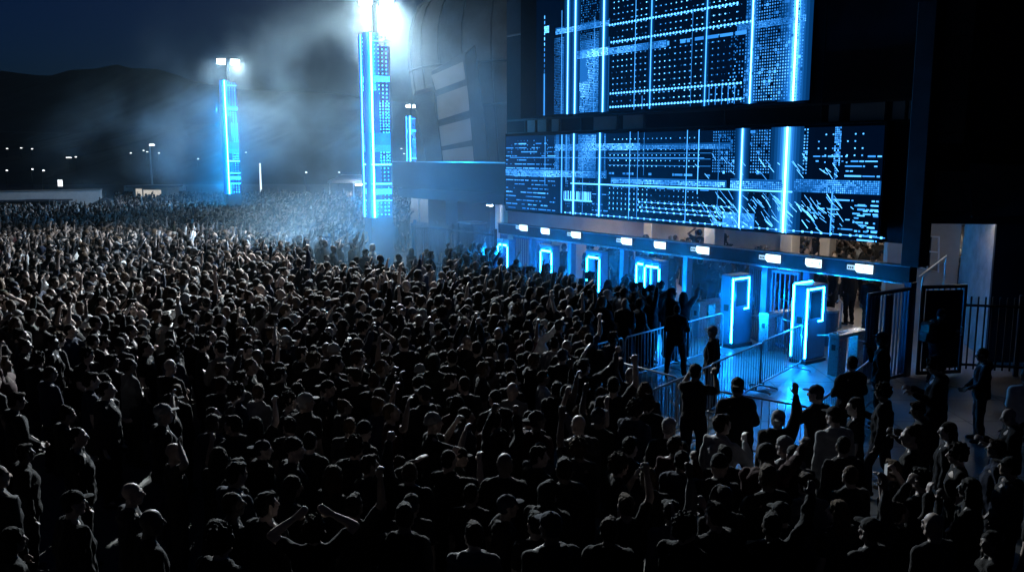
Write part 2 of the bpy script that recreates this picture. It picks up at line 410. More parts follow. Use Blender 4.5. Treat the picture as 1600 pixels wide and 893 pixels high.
# ------------------------------------------------------------------ upper screen
U = LED(); UX0, UX1, UZ0, UZ1 = -13.95, -3.00, 6.56, 12.4
def V(px, py=100): return fx(px, py)
U.rect((UX0+UX1)/2, (UZ0+UZ1)/2, UX1-UX0-.06, UZ1-UZ0-.06, .008, 0, 0)
fd = lambda a, b: (.35 + .8*math.exp(-((a-.55)**2)/.12))*(1.15 - .5*max(0, b-.5)*2*max(0,b-.6))
xa, xb = V(866, 100), V(952, 100)
U.rect((xa+.4+xb)/2, 7.75, xb-xa-.4, 2.3, .15, 0, 0)
U.grid(xa, xb, 6.60, 9.15, .060, .054, .56, .85, .6, .93, fd)
U.grid(xa+.5, xb-.1, 9.15, 10.3, .085, .075, .45, .5, .8, .6)
for k in range(7): U.rect(V(915)+random.uniform(-.9,.9), random.uniform(7.0, 8.6), random.uniform(.25,.7), random.uniform(.2,.5), .26, 0, .5)
U.band(V(902), V(952), 8.47, .26, 1.9, .06, 6); U.band(V(868), V(952), 9.35, .22, 1.1, .06, 5)
U.band(V(952), V(1042), 8.45, .21, 1.15, .055, 5); U.dashes(V(1042), V(1085), 8.45, .14, .9, .85); U.dashes(V(1085), V(1165), 8.46, .10, .8, .7)
U.band(V(1150), UX1-.02, 8.60, .17, 1.0, .05, 4)
U.rect((V(955)+V(1172))/2, 8.72, V(1172)-V(955), .02, .6, 0, 2)
for z, a, e in ((9.25, V(952), V(1150)), (7.14, V(955), V(1160)), (6.72, V(955), V(1165)), (8.72, V(955), V(1172))):
    x = a
    U.rect((a+e)/2, z, e-a, .028, .8, 0, 2)
    while x < e: U.rect(x, z, .05, .06, 1.5, 0, 4); x += .125
U.grid(V(955), V(1160), 6.62, 11.9, .20, .178, .17, 1.4, .4, .92)
U.grid(V(955), V(1160), 6.62, 11.9, .10, .178, .15, .5, .6, .4)
U.grid(V(1163), UX1-.04, 6.62, 9.55, .080, .078, .46, .85, .5, .95, lambda a, b: .5+.6*math.exp(-((a-.4)**2)/.2)*(1-.4*b))
U.grid(V(1140), V(1175), 6.6, 8.6, .098, .096, .4, .7, .6, .5)
U.grid(V(1163), UX1-.04, 6.62, 9.4, .080, .078, .95, .7, .9, .10)
U.grid(V(1180), UX1-.04, 9.5, 10.1, .098, .096, .4, .5, .8, .5)
U.dashes(V(1205), V(1232), 9.62, .10, 1.6, .95); U.dashes(V(1205), V(1232), 9.74, .08, 1.3, .9)
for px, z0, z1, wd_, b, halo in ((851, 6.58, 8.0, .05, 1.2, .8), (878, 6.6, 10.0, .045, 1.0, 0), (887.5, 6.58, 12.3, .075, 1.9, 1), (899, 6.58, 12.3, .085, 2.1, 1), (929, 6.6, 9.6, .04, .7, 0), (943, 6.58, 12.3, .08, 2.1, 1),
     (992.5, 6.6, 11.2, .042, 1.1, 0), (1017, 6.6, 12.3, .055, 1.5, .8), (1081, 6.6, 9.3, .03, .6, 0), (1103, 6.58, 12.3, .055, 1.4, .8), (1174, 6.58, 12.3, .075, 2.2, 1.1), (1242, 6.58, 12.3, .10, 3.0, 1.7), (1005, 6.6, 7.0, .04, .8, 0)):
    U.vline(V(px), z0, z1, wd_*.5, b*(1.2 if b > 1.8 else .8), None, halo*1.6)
U.grid(V(851)-.03, V(851)+.05, 8.0, 10.0, .06, .18, .6, 1.0, .5, .9); U.grid(V(851), V(858), 9.35, 9.6, .06, .06, .8, 1.3, .4, .95)
for px in (1110, 1120, 1130, 1140, 1150): U.vline(V(px), 6.6, 7.12, .025, .55)
us = fthing('led_screen', 'tall upper LED screen of blue dots and lines reaching above the picture', 'screen', (UX0+UX1)/2, 0, 6.56)
shift(U, (UX0+UX1)/2, 6.56); wd = UX1-UX0
b_ = MB(); b_.bbox(-wd/2-.9, wd/2+.03, YS+.012, YS+.30, -.04, UZ1-6.56+.1, .015); b_.build('housing', M['housing'], us)
b_ = MB()
for i in range(6): b_.box(-wd/2+.8+i*1.8, -wd/2+.9+i*1.8, YS+.30, .22, .3, 5.4)
b_.build('mounting_bracket', M['dark_metal'], us)
U.build('pixel_matrix', M['led'], us, YS)

# ================================================================== the ground
b_ = MB(); b_.add([(-900,-60,0),(900,-60,0),(900,1200,0),(-900,1200,0)], [(0,1,2,3)])
tag(b_.build('ground', M['asphalt']), kind='structure')
pv = MB()
pv.add([(*FW(-16.4,-.02)[:2], .006), (*FW(-16.4,-8.2)[:2], .006), (*FW(5.2,-8.2)[:2], .006), (*FW(5.2,-.02)[:2], .006)], [(0,1,2,3)])
o = pv.build('pavement', M['slab']); tag(o, kind='structure')
b_ = MB(); b_.add([(*FW(-16.3,-.02)[:2], .008), (*FW(3.6,-.02)[:2], .008), (*FW(3.6,24)[:2], .008), (*FW(-16.3,24)[:2], .008)], [(0,1,2,3)])
tag(b_.build('concourse_floor', M['inner_floor']), kind='structure')

# ================================================================== stadium building
st = fthing('stadium_building', 'huge dark stadium front carrying the two LED screens above the gates', 'building', 0, 0)
b_ = MB()
b_.box(-16.35, -.02, .26, .7, 3.12, 17)                                       # wall behind the screens
b_.build('upper_wall', M['panel'], st)
b_ = MB()                                                                    # panel seams and the dark blocks at its top left
for x in (-15.2, -12.1, -9.0, -5.9, -2.8, -.2): b_.box(x-.02, x+.02, .235, .26, 6.0, 17)
for z in (6.02, 6.5, 9.6, 12.7): b_.box(-16.3, -.06, .225, .26, z-.03, z+.03)
b_.build('panel_seam', M['dark_metal'], st)
b_ = MB()
for a, e in ((-14.9,-14.45),(-14.3,-13.8),(-13.5,-13.1),(-11.3,-10.2),(-9.9,-9.0),(-2.5,-2.2),(-1.9,-1.0),(-.8,-.5),(-.4,-.1)):
    h_ = MB(); h_.box(a, e, .12, .22, 6.04, 6.46); h_.build('service_hatch', M['panel_pale'], st)
b_ = MB(); b_.box(-16.35, -2.75, .7, 24, 3.05, 3.3); b_.build('concourse_ceiling', M['plaster'], st)
b_ = MB(); b_.box(-16.35, 3.6, 24, 24.3, 0, 3.05); b_.box(-16.6, -16.35, .3, 24.3, 0, 3.05); b_.build('concourse_wall', M['plaster'], st)
# right-hand mass: overhanging dark wall and pale cladding strips
def wpoly(name, mat, quad, depth, parent=None):
    """a slab from four front points (a,b along the bottom, c,d along the top) and a depth away from the camera"""
    q = [np.array(p, float) for p in quad]; n = np.cross(q[1]-q[0], q[3]-q[0]); n /= np.linalg.norm(n)
    if n @ (q[0]-CAMP) < 0: n = -n
    m = MB(); m.hexa([q[0], q[1], q[1]+n*depth, q[0]+n*depth, q[3], q[2], q[2]+n*depth, q[3]+n*depth])
    return m
rw = thing('side_building', 'black overhanging building block right of the gates with pale cladding strips', 'building', (10, 21, 0))
off = np.array([10, 21, 0.0])
def W(m, name, mat, root):                      # world-built mesh -> child of an unrotated root
    r = np.array(root.location); m.v = [tuple(np.array(v) - r) for v in m.v]; return m.build(name, mat, root)
m = MB(); m.hexa([(9.75,21.25,3.85),(17,20.2,3.85),(17,27,3.85),(9.75,27,3.85),(9.75,21.25,17),(17,20.2,17),(17,27,17),(9.75,27,17)]); W(m, 'overhang', M['panel'], rw)
for (a, b, c, d) in (((1438,225),(1505,223),(1530,-40),(1450,-40)), ((1519,340),(1640,335),(1640,258),(1517,256)), ((1433,330),(1517,330),(1516,268),(1434,268))):
    m = wpoly('x', None, [Py(*a,20.55), Py(*b,20.3), Py(*c,20.3), Py(*d,20.55)], .10); W(m, 'cladding_strip', M['cladding'], rw)
m = MB(); m.hexa([(9.75,21.13,3.56),(17,20.08,3.56),(17,20.18,3.56),(9.75,21.23,3.56),(9.75,21.13,4.4),(17,20.08,4.4),(17,20.18,4.4),(9.75,21.23,4.4)]); W(m, 'fascia_lip', M['deck'], rw)
for k in range(4):
    a = (1440+3*k, 60+52*k)
    m = wpoly('x', None, [Py(1440, 62+50*k, 20.5), Py(1512, 57+50*k, 20.25), Py(1512, 55+50*k, 20.25), Py(1440, 60+50*k, 20.5)], .05); W(m, 'cladding_joint', M['dark_metal'], rw)
a, b = Pz(1540,566), np.array([18.5, 21.3, 0])
m = MB(); m.hexa([a, b, b+[0,.12,0], a+[.02,.12,0], a+[0,0,3.84], b+[0,0,3.84], b+[0,.12,3.84], a+[.02,.12,3.84]]); W(m, 'dark_wall', M['panel'], rw)
c1 = Pz(1487,522); c2 = Pz(1540,563)
m = MB(); m.hexa([c1, c2-[.01,.05,0], c2+[.4,.0,0], c1+[.4,.3,0], c1+[.16,0,3.84], c2+[.30,-.05,3.84], c2+[.7,0,3.84], c1+[.6,.3,3.84]]); W(m, 'pier', M['concrete'], rw)
m = MB(); m.hexa([(11.2,25.6,0),(c1[0]+.2,25.25,0),(c1[0]+.2,25.6,0),(11.2,25.9,0),(11.2,25.6,3.84),(c1[0]+.2,25.25,3.84),(c1[0]+.2,25.6,3.84),(11.2,25.9,3.84)]); W(m, 'inner_wall', M['plaster'], rw)
def on_wall(px, py): return Py(px, py, 25.35)
wf = thing('window', 'white framed window in the lit cream wall behind the right-hand fence', 'window', on_wall(1448, 392))
m = MB(); P4 = [on_wall(1428,415), on_wall(1466,425), on_wall(1467,370), on_wall(1428,367)]
m.tube(P4, .035, 6, True); m.tube([on_wall(1449,420), on_wall(1449,369)], .025, 6); m.tube([on_wall(1428,391), on_wall(1466,394)], .02, 6); W(m, 'frame', M['white'], wf)
m = wpoly('x', None, [p + np.array([0,.04,0]) for p in P4], .03); W(m, 'pane', M['glass'], wf)
m = MB(); m.tube([on_wall(1424,428)+[0,-.5,0], on_wall(1466,396)+[0,-.5,0]], .03, 8); m.tube([on_wall(1430,422)+[0,-.5,0], (on_wall(1430,422)[0], 24.85, 0)], .025, 8); m.tube([on_wall(1465,397)+[0,-.5,0], (on_wall(1465,397)[0], 24.85, 0)], .025, 8)
hr = thing('handrail', 'pale handrail sloping below the white framed window', 'handrail', on_wall(1448, 420)+[0,-.5,0]); W(m, 'rail', M['galv'], hr)
sk = MB(); e0, e1 = on_wall(1468, 455), on_wall(1497, 459); sk.hexa([e0+[0,-.02,-.04], e1+[0,-.02,-.04], e1+[0,.1,-.04], e0+[0,.1,-.04], e0+[0,-.02,.04], e1+[0,-.02,.04], e1+[0,.1,.04], e0+[0,.1,.04]])
W(sk, 'wall_trim', M['white'], rw)
lf = thing('ceiling_light', 'unseen ceiling light added under the overhang to light the cream wall', 'ceiling light', (12.0, 22.4, 3.70))  # added lamp, out of sight behind the lip, that lights the cream wall
m = MB(); m.box(-.6,.6,-.08,.08,0,.14); m.build('body', M['white'], lf); m = MB(); m.box(-.56,.56,-.06,.06,-.03,-.002); m.build('diffuser', M['fixture_bright'], lf)

# ------------------------------------------------------------------ stadium bowl, deck and columns at the left
bw = thing('stadium_bowl', 'curved grey stadium stand leaning outwards behind the tallest light tower', 'stadium', (1.9, 56, 0))
m = MB(); prof = [(4.9,5.75),(6.5,6.05),(8.2,6.4),(9.8,6.6),(10.9,6.55),(11.8,6.3),(12.6,5.8),(13.3,5.0),(13.9,4.0),(14.4,2.8),(14.7,.3)]
prof = [(0.02, 7.0)] + [(5.2+(z-5.2)*1.27, r*1.27) for z, r in prof]; seg = 56; V_ = []; F_ = []
for z, r in prof:
    for k in range(seg): V_.append((r*math.cos(2*PI*k/seg), r*math.sin(2*PI*k/seg), z))
for i in range(len(prof)-1):
    for k in range(seg): F_.append((i*seg+k, i*seg+(k+1)%seg, (i+1)*seg+(k+1)%seg, (i+1)*seg+k))
m.add(V_, F_); m.build('shell', M['cladding'], bw, True)
m = MB()
for z, r in ((7.99,7.95),(10.28,8.32),(14.1,7.77)): m.tube([(r*math.cos(2*PI*k/seg), r*math.sin(2*PI*k/seg), z) for k in range(seg)], .07, 6, True)
for k in range(14):
    a = PI + .1 + k*.22; m.tube([((r+.02)*math.cos(a), (r+.02)*math.sin(a), z) for z, r in prof[:8]], .045, 5)
m.build('shell_seam', M['panel'], bw)
bay = thing('louvred_bay', 'leaning bay of broad pale louvres between two dark slanting fins', 'louvred bay', Py(712, 253, 47.0)*np.array([1,1,0]))
def slab4(px4, yb, yt, dep): return wpoly('x', None, [Py(*px4[0],yb), Py(*px4[1],yb), Py(*px4[2],yt), Py(*px4[3],yt)], dep)
for q in (((668,256),(692,256),(676,142),(646,150)), ((741,258),(765,259),(741,72),(726,86))): W(slab4(q, 46.4, 45.2, .9), 'fin', M['panel'], bay)
W(slab4(((690,256),(745,257),(728,80),(674,112)), 47.0, 46.1, .3), 'back_panel', M['cladding'], bay)
for (a, b, c, d) in (((681,141),(727,124),(723,97),(674,118)), ((684,188),(735,172),(729,134),(682,151)), ((689,229),(741,218),(736,185),(686,198)), ((692,254),(746,255),(742,228),(690,236))):
    t = lambda y: 46.8 - .9*(255-y)/180
    m = wpoly('x', None, [Py(*a,t(a[1])-.12), Py(*b,t(b[1])-.12), Py(*c,t(c[1])-.12), Py(*d,t(d[1])-.12)], .12); W(m, 'louvre', M['louvre'], bay)
W(wpoly('x', None, [np.array([*Py(668,256,46.6)[:2],0]), np.array([*Py(765,256,46.6)[:2],0]), Py(765,257,46.6), Py(668,257,46.6)], 1.2), 'plinth', M['deck'], bay)
dk = fthing('concourse_deck', 'long dark blue concourse deck jutting out left of the lower LED screen', 'deck', -21, 0)
m = MB(); m.box(-4.6, 4.6, .3, 14, 3.75, 4.9); m.build('fascia', M['deck'], dk)
m = MB(); m.box(-3.6, 4.6, .15, .3, 3.35, 3.74); m.box(-3.6, 4.6, .3, 14, 3.3, 3.74); m.build('lower_fascia', M['panel'], dk)
m = MB(); m.box(-4.65, 4.62, .26, .34, 4.9, 4.95); m.build('edge_trim', M['galv'], dk)
m = MB(); m.box(-2.5, -1.5, 2.0, 2.3, 0, 3.3); m.box(1.6, 3.2, 3.4, 3.8, 0, 3.3); m.build('back_wall', M['panel'], dk)
for lx, ly, r, lab in ((-18.2, 1.7, .34, 'broad white lit column under the deck beside the barred fence'), (-19.5, 2.2, .2, 'slim white lit column under the deck, left of the broad one'), (-20.3, 3.2, .16, 'thinnest pale column under the deck behind the fence')):
    t = fthing('column', lab, 'column', lx, ly)
    m = MB(); m.cyl((0,0), r, .12, 3.30, 24); m.build('shaft', M['white'], t, False); m = MB(); m.cyl((0,0), r*1.35, 0, .12, 24); m.build('base', M['concrete'], t)
ul = fthing('ceiling_light', 'small white light under the deck above the broad column', 'ceiling light', -18.75, 1.15, 3.18)
m = MB(); m.box(-.16,.16,-.07,.07,0,.11); m.build('body', M['white'], ul); m = MB(); m.box(-.14,.14,-.05,.05,-.03,-.002); m.build('diffuser', M['fixture_dim'], ul)
bl = thing('floodlit_booth', 'small pale booth with a lit top under the deck', 'booth', FW(-21.6, 2.2), FROT)
m = MB(); m.bbox(-.5,.5,-.4,.4,0,2.2,.03); m.build('body', M['panel'], bl); m = MB(); m.bbox(-.55,.55,-.45,.45,2.2,2.28,.02); m.build('roof', M['panel_pale'], bl)

# ------------------------------------------------------------------ barred fences
def fence(name, label, a, b, h, step, lo=.12, hi=None, bar=.014, posts=3, mat='dark_metal', cat='fence'):
    a = np.array(a, float); b = np.array(b, float); Ln = np.linalg.norm((b-a)[:2]); ang = math.atan2(b[1]-a[1], b[0]-a[0])
    t = thing(name, label, cat, a, ang); hi = h-.14 if hi is None else hi
    m = MB(); n = int(Ln/step)
    for i in range(n+1):
        x = i*Ln/n; m.box(x-bar, x+bar, -bar, bar, lo-.08, h)
    m.build('bars', M[mat], t)
    m = MB(); m.box(0, Ln, -.03, -bar-.002, lo, lo+.06); m.build('lower_rail', M[mat], t)
    m = MB(); m.box(0, Ln, -.03, -bar-.002, hi-.06, hi); m.build('upper_rail', M[mat], t)
    for i in range(posts):
        x = i*Ln/(posts-1); m = MB(); m.bbox(x-.05, x+.05, .018, .118, 0, h+.06, .008); m.build('post', M[mat], t)
    return t
fence('fence', 'black steel bar fence at far right before the concrete pier', (10.45,20.35,0), (15.0,19.2,0), 1.9, .155, .22, 1.72, .016, 4)
fence('fence', 'tall blue-black bar fence under the deck left of the gates', FW(-22.6,-.25), FW(-16.5,-.25), 2.35, .11, .12, 2.2, .011, 5)
fence('fence', 'lower bar fence running from the deck fence towards the light tower', FW(-22.65,-.25), FW(-22.8,2.4), 2.2, .12, .12, 2.05, .011, 3)

# ------------------------------------------------------------------ entrance portal
po = fthing('entrance_portal', 'long dark steel portal beam on posts spanning all the entrance gates', 'entrance portal', -8.15, 0)
m = MB(); m.bbox(-8.2, 8.2, -.16, .16, 2.27, 2.65, .012); m.build('beam', M['dark_metal'], po)
m = MB(); m.box(-8.2, 8.2, -.185, -.165, 2.625, 2.65); m.build('edge_trim', M['galv'], po)
m = MB(); m.tube([(-8.1,-.10,2.235),(8.0,-.10,2.235)], .03, 8); m.tube([(-8.1,.02,2.22),(8.0,.02,2.22)], .025, 8); m.build('conduit', M['steel'], po)
POSTS = [0.0, -2.75, -4.05, -6.9, -9.6, -12.2, -14.4, -16.2]
for x in POSTS:
    m = MB(); m.bbox(x+8.15-.09, x+8.15+.09, -.12, .12, 0, 2.27, .01); m.build('post', M['pylon'], po)
m = MB(); m.bbox(8.0, 8.45, -.25, .2, 2.65, 8.6, .02); m.build('screen_mast', M['dark_metal'], po)

# lit signs on the beam
def sign(px, py, wide, label, scale=1.0):
    x, z = F(px, py, -.2)
    t = fthing('gate_sign', label, 'sign', x, -.19, z, 'lit signs along the portal beam')
    w_, h_ = (.46*scale, .21*scale)
    m = MB(); c = .06
    m.add([(-w_/2+c,0,-h_/2),(w_/2,0,-h_/2),(w_/2,0,h_/2),(-w_/2,0,h_/2),(-w_/2,0,-h_/2+c)], [(0,1,2,3,4)])
    m.add([(-w_/2+c,.024,-h_/2),(w_/2,.024,-h_/2),(w_/2,.024,h_/2),(-w_/2,.024,h_/2),(-w_/2,.024,-h_/2+c)], [(0,1,2,3,4)])
    for i in range(5): m.f.append((i, (i+1)%5, 5+(i+1)%5, 5+i))
    m.build('panel', M['signface'], t)
    if wide:
        m = MB(); m.box(-w_/2-.22, -w_/2-.005, .004, .022, -.055, .065); m.build('tab', M['signtab'], t)
    g = MB(); r = random.Random(int(px))
    for row, (y0, n, hh) in enumerate(((.055, 8, .026), (-.005, 5, .03), (-.06, 3, .014))):
        if not wide and row == 2: continue
        xx = -w_/2 + .04 + .08*row
        for k in range(n):
            l = r.uniform(.010,.030)
            if xx + l > w_/2 - .05: break
            g.box(xx, xx+l, -.004, -.001, y0, y0+hh*r.uniform(.35,1)); xx += l + r.uniform(.008,.02)
    if wide:
        g.add([(w_/2-.075,-.003,-.045),(w_/2-.035,-.003,-.045),(w_/2-.055,-.003,-.085)], [(0,1,2)])
        g.box(w_/2-.068, w_/2-.042, -.004, -.001, -.03, -.015)
        for k in range(3): g.box(-w_/2-.19+.055*k, -w_/2-.155+.055*k, -.002, .003, -.02, .025)
    else:
        g.box(w_/2-.05, w_/2-.03, -.004, -.001, -.04, .05)
    g.build('lettering', M['black'], t)
for px, py, wd_, lab in ((817,356,1,'white lit sign with side tab, leftmost on the portal beam'), (851,361,0,'plain white lit sign second from the left end of the beam'),
    (899,367,1,'lit sign with side tab over the third far detector frame'), (978,377,1,'lit sign with side tab left of the plain middle sign'), (1030,383,0,'plain glowing sign in the middle of the portal beam'),
    (1097,391,1,'lit sign with side tab right of the plain middle sign'), (1207,404,1,'lit sign with arrow and side tab left of the near plain sign'), (1270,411,0,'largest plain glowing sign above the near lit pylon'),
    (1349,420,1,'lit sign with arrow and side tab nearest the right end')):
    sign(px, py, wd_, lab)

# ------------------------------------------------------------------ scanner pylons with light strips (near) and walk-through detectors (far)
def pylon(x, y0, label, left_strip):
    t = fthing('scanner_pylon', label, 'scanner pylon', x, y0, 0, 'glowing scanner pylons')
    m = MB(); m.bbox(-.44, 0, 0, .82, .10, 2.0, .02); m.build('body', M['pylon'], t)
    m = MB(); m.bbox(-.47, .03, -.03, .85, 0, .10, .012); m.build('base', M['dark_metal'], t)
    m = MB(); r = .022
    m.box(-.042, .006, -.014, -.001, .16, 1.93); m.build('light_strip', M['tube'], t)         # front edge, full height
    m = MB(); m.box(.001, .012, .03, .66, 1.89, 1.93); m.box(.001, .012, .62, .66, 1.05, 1.885); m.box(.001, .012, .46, .618, 1.05, 1.085)
    m.build('light_strip', M['tube'], t)
    m = MB(); m.box(.001, .006, .12, .54, 1.16, 1.82); m.build('side_panel', M['glass'], t)
    if left_strip:
        m = MB(); m.box(-.44-.012, -.44-.001, -.01, .05, .16, 1.99); m.box(-.44, -.40, -.014, -.001, .16, 1.99); m.build('light_strip', M['tube'], t)
        m = MB(); m.box(-.44, -.40, .02, .74, 2.001, 2.03); m.build('light_strip', M['tube'], t)
    m = MB(); m.bbox(-.30, -.14, -.03, .0, 1.02, 1.2, .008); m.build('reader', M['black'], t)
    return t
pylon(-2.08, -.95, 'glowing pylon with two bright strips between the turnstiles', True)
pylon(-4.37, -.98, 'glowing pylon with one strip and side loop behind it', False)
def detector(x, y0, w_, label, glowm, double=False):
    t = fthing('walk_through_detector', label, 'metal detector', x, y0, 0, 'lit walk-through detectors at the far gates')
    for s in (-1, 1):
        m = MB(); m.bbox(s*w_/2-.07, s*w_/2+.07, 0, .30, 0, 2.05, .012); m.build('side_panel', M['pylon'], t)
        m = MB(); m.box(s*(w_/2-.02)-.026, s*(w_/2-.02)+.026, -.012, -.001, .2, 1.93); m.build('light_strip', M['tube'], t)
    m = MB(); m.bbox(-w_/2-.07, w_/2+.07, -.002, .30, 2.055, 2.17, .012); m.build('header', M['pylon'], t)
    m = MB(); m.box(-w_/2+.055, w_/2-.055, -.013, -.0025, 1.94, 2.0)
    m.build('light_strip', M['tube'], t)
    return t
for px, lab, db in ((794,'lit detector frame at the far left end of the gates',0), (862,'lit detector frame with a bright top, second from the left',1), (936,'lit detector frame under the third sign, crowd before it',0), (1015,'lit detector frame left of the middle post, half hidden',0), (1036,'lit detector frame nearest the scanner pylons',1)):
    x = F(px, 400, -.7)[0]; detector(x, -.95 if px != 1036 else -1.15, .62, lab, None, db)

# barred gate leaves between the posts
def gate_leaf(label, a, b, h, panels, mat='pylon'):
    a = np.array(a, float); b = np.array(b, float); Ln = np.linalg.norm((b-a)[:2]); t = thing('barred_gate', label, 'gate', a, math.atan2(b[1]-a[1], b[0]-a[0]))
    m = MB(); m.bbox(0, .07, -.035, .035, .06, h, .006); m.bbox(Ln-.07, Ln, -.035, .035, .06, h, .006); m.bbox(.071, Ln-.071, -.034, .034, h-.08, h, .006); m.bbox(.071, Ln-.071, -.034, .034, .06, .14, .006); m.build('frame', M[mat], t)
    m = MB(); n = int(Ln/.13)
    for i in range(1, n): x = i*Ln/n; m.box(x-.014, x+.014, -.014, .014, .14, h-.08)
    m.build('bars', M[mat], t)
    for p0, p1 in panels:
        m = MB(); m.bbox(p0*Ln, p1*Ln, -.03, -.016, .2, h-.12, .004); m.build('infill_panel', M[mat], t)
    m = MB(); m.tube([(Ln*.9,-.05,1.0),(Ln*.9,-.11,1.0),(Ln*.9,-.11,1.2),(Ln*.9,-.05,1.2)], .012, 6); m.build('handle', M['steel'], t)
    return t
gate_leaf('open barred gate leaf swung out from the right end post', FW(.1,-.2), FW(.05,-1.85), 2.18, ((.40,.55),(.70,.88)))
gate_leaf('dark solid gate leaf folded back between end post and fence', FW(.22,.12), FW(.75,1.15), 2.2, ((.08,.92),), 'dark_metal')
gate_leaf('narrow barred gate between the two scanner pylons', FW(-3.05,.05), FW(-3.95,.05), 2.15, ())
gate_leaf('barred gate left of the one-strip pylon', FW(-4.2,.05), FW(-5.0,.5), 2.15, ())
gate_leaf('barred gate beside the second far detector frame', FW(-13.4,.05), FW(-14.3,.05), 2.15, ())
gate_leaf('barred gate at the far left end of the portal', FW(-15.0,.4), FW(-16.1,.4), 2.15, ())

# turnstiles
def turnstile(x, y0, y1, label, mirror):
    t = fthing('turnstile', label, 'turnstile', x, y0, 0, 'waist-high tripod turnstiles'); D = y1 - y0
    m = MB(); m.bbox(-.14, .14, 0, .34, 0, .90, .015); m.build('front_pedestal', M['steel'], t)
    m = MB(); m.bbox(-.13, .13, D-.34, D, 0, .90, .015); m.build('rear_pedestal', M['steel'], t)
    m = MB(); m.bbox(-.15, .15, -.02, D+.02, .905, 1.02, .02); m.build('top', M['steel'], t)
    m = MB(); m.bbox(-.08, .08, .05, .35, 1.021, 1.035, .004); m.build('card_reader', M['black'], t)
    m = MB(); m.box(-.05, .05, -.012, -.001, .62, .76); m.build('display', M['black'], t)
    for s in (1, -1):
        m = MB(); m.tube([(s*.15, D*.45, .88), (s*.78, D*.42, .80)], .02, 8); m.build('arm', M['steel'], t)
    m = MB(); m.cyl((0,0), .09, 0, .01, 12)
    return t
turnstile(-1.05, -1.36, -.20, 'steel tripod turnstile in front of the bright two-strip pylon', 1)
turnstile(-3.72, -.5, .55, 'smaller looking steel turnstile between the two glowing pylons', 1)
turnstile(-6.1, -.5, .55, 'steel turnstile half hidden by the crowd left of the pylons', 1)

# ------------------------------------------------------------------ crowd-control barriers
def make_barrier(Ln, feet=True):
    t = thing('crowd_barrier', '', 'barrier'); H_ = 1.1; r = .10
    pts = []
    def arc(cx, cz, a0, a1): 
        for k in range(5): a = a0 + (a1-a0)*k/4; pts.append((cx + r*math.cos(a), 0, cz + r*math.sin(a)))
    arc(r, H_-r, PI, PI/2); arc(Ln-r, H_-r, PI/2, 0); arc(Ln-r, .16+r, 0, -PI/2); arc(r, .16+r, -PI/2, -PI)
    m = MB(); m.tube(pts, .021, 8, True); m.build('frame', M['galv'], t, True)
    m = MB(); n = int(Ln/.13)
    for i in range(1, n): x = i*Ln/n; m.tube([(x,0,.16),(x,0,H_)], .0085, 6)
    m.build('bars', M['galv'], t)
    for x in (.22, Ln-.22):
        m = MB(); m.tube([(x,-.33,.012),(x,-.30,.045),(x,0,.06),(x,.30,.045),(x,.33,.012)], .018, 6); m.tube([(x,0,.06),(x,0,.17)], .018, 6); m.build('foot', M['galv'], t)
    return t
def barrier_run(a, b, n, labels):
    a = np.array(a, float); b = np.array(b, float); a[2] = b[2] = .008; d = (b-a)/n; Ln = np.linalg.norm(d) - .05; proto = make_barrier(Ln); ang = math.atan2(d[1], d[0])
    for i in range(n):
        o = proto if i == 0 else copy_tree(proto)
        place(o, a + d*i + d*.5*(.05/np.linalg.norm(d)), ang + random.uniform(-.022,.022)); tag(o, labels[i], 'barrier', 'steel crowd barriers')
barrier_run(Pz(880,552,1.1), Pz(1129,489,1.1), 3, ['steel barrier farthest out in the crowd, left end of the back row', 'steel barrier in the middle of the back row, crowd leaning on it', 'steel barrier of the back row reaching the one-strip pylon'])
barrier_run(Pz(936,558,1.1), Pz(1060,591,1.1), 1, ['steel barrier seen edge-on, crossing between the two rows'])
barrier_run(Pz(1010,614,1.1), Pz(1253,507,1.1), 3, ['steel barrier at the near left end of the middle row', 'steel barrier in the middle row behind the man in a cap', 'steel barrier of the middle row touching the two-strip pylon'])
barrier_run(Pz(1063,601,1.1), Pz(1268,637,1.1), 1, ['steel barrier closing the lane, nearest row with arms raised before it'])
barrier_run(Pz(1281,627,1.1), Pz(1374,551,1.1), 2, ['steel barrier on the right lane edge, near end', 'steel barrier on the right lane edge beside the open gate'])
barrier_run(Pz(578,425,1.1), Pz(640,418,1.1), 1, ['steel barrier in the smoke below the tallest light tower'])
barrier_run(Pz(652,416,1.1), Pz(716,408,1.1), 1, ['steel barrier before the deck fence, right of the tower'])

# ------------------------------------------------------------------ light towers
def tower_led(front):
    T = LED(); W_ = .90 if front else .86; x0, x1 = -W_/2, W_/2
    T.rect(0, 6.15, W_-.03, 7.2, .012, 0, 0)
    k = .30 if front else .22
    T.grid(x0, x1, 2.6, 10.2, .17, .165, .24, 1.3, .35, .95)
    T.grid(x0+.02, x0+.42, 3.2, 8.9, .10, .10, .46, 2.0, .5, .97, lambda a, b: (1.15-.75*a)*(1 if b < .72 else 1-(b-.72)*2.4))
    T.rect(x0+.24, 5.6, .40, 4.6, .05 if front else .035, 0, 1)
    T.grid(x0+.40, x1, 4.8, 7.5, .125, .12, .36, 1.0, .4, .97)
    for z, h, b in ((8.40, .22, .8), (4.82, .05, 2.0), (4.0, .04, 1.6), (3.66, .22, .8), (3.28, .035, 1.4), (5.9, .5, .12), (5.5, .3, .18), (9.95, .03, 1.2)):
        T.rect(0, z, W_-.02, h, b, 0, 3)
        if h > .1: T.grid(x0, x1, z-h/2, z+h/2, .06, .06, .5, b*1.2, .5, .9, None, 4)
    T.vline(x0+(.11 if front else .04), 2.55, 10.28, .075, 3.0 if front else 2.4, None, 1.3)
    return T
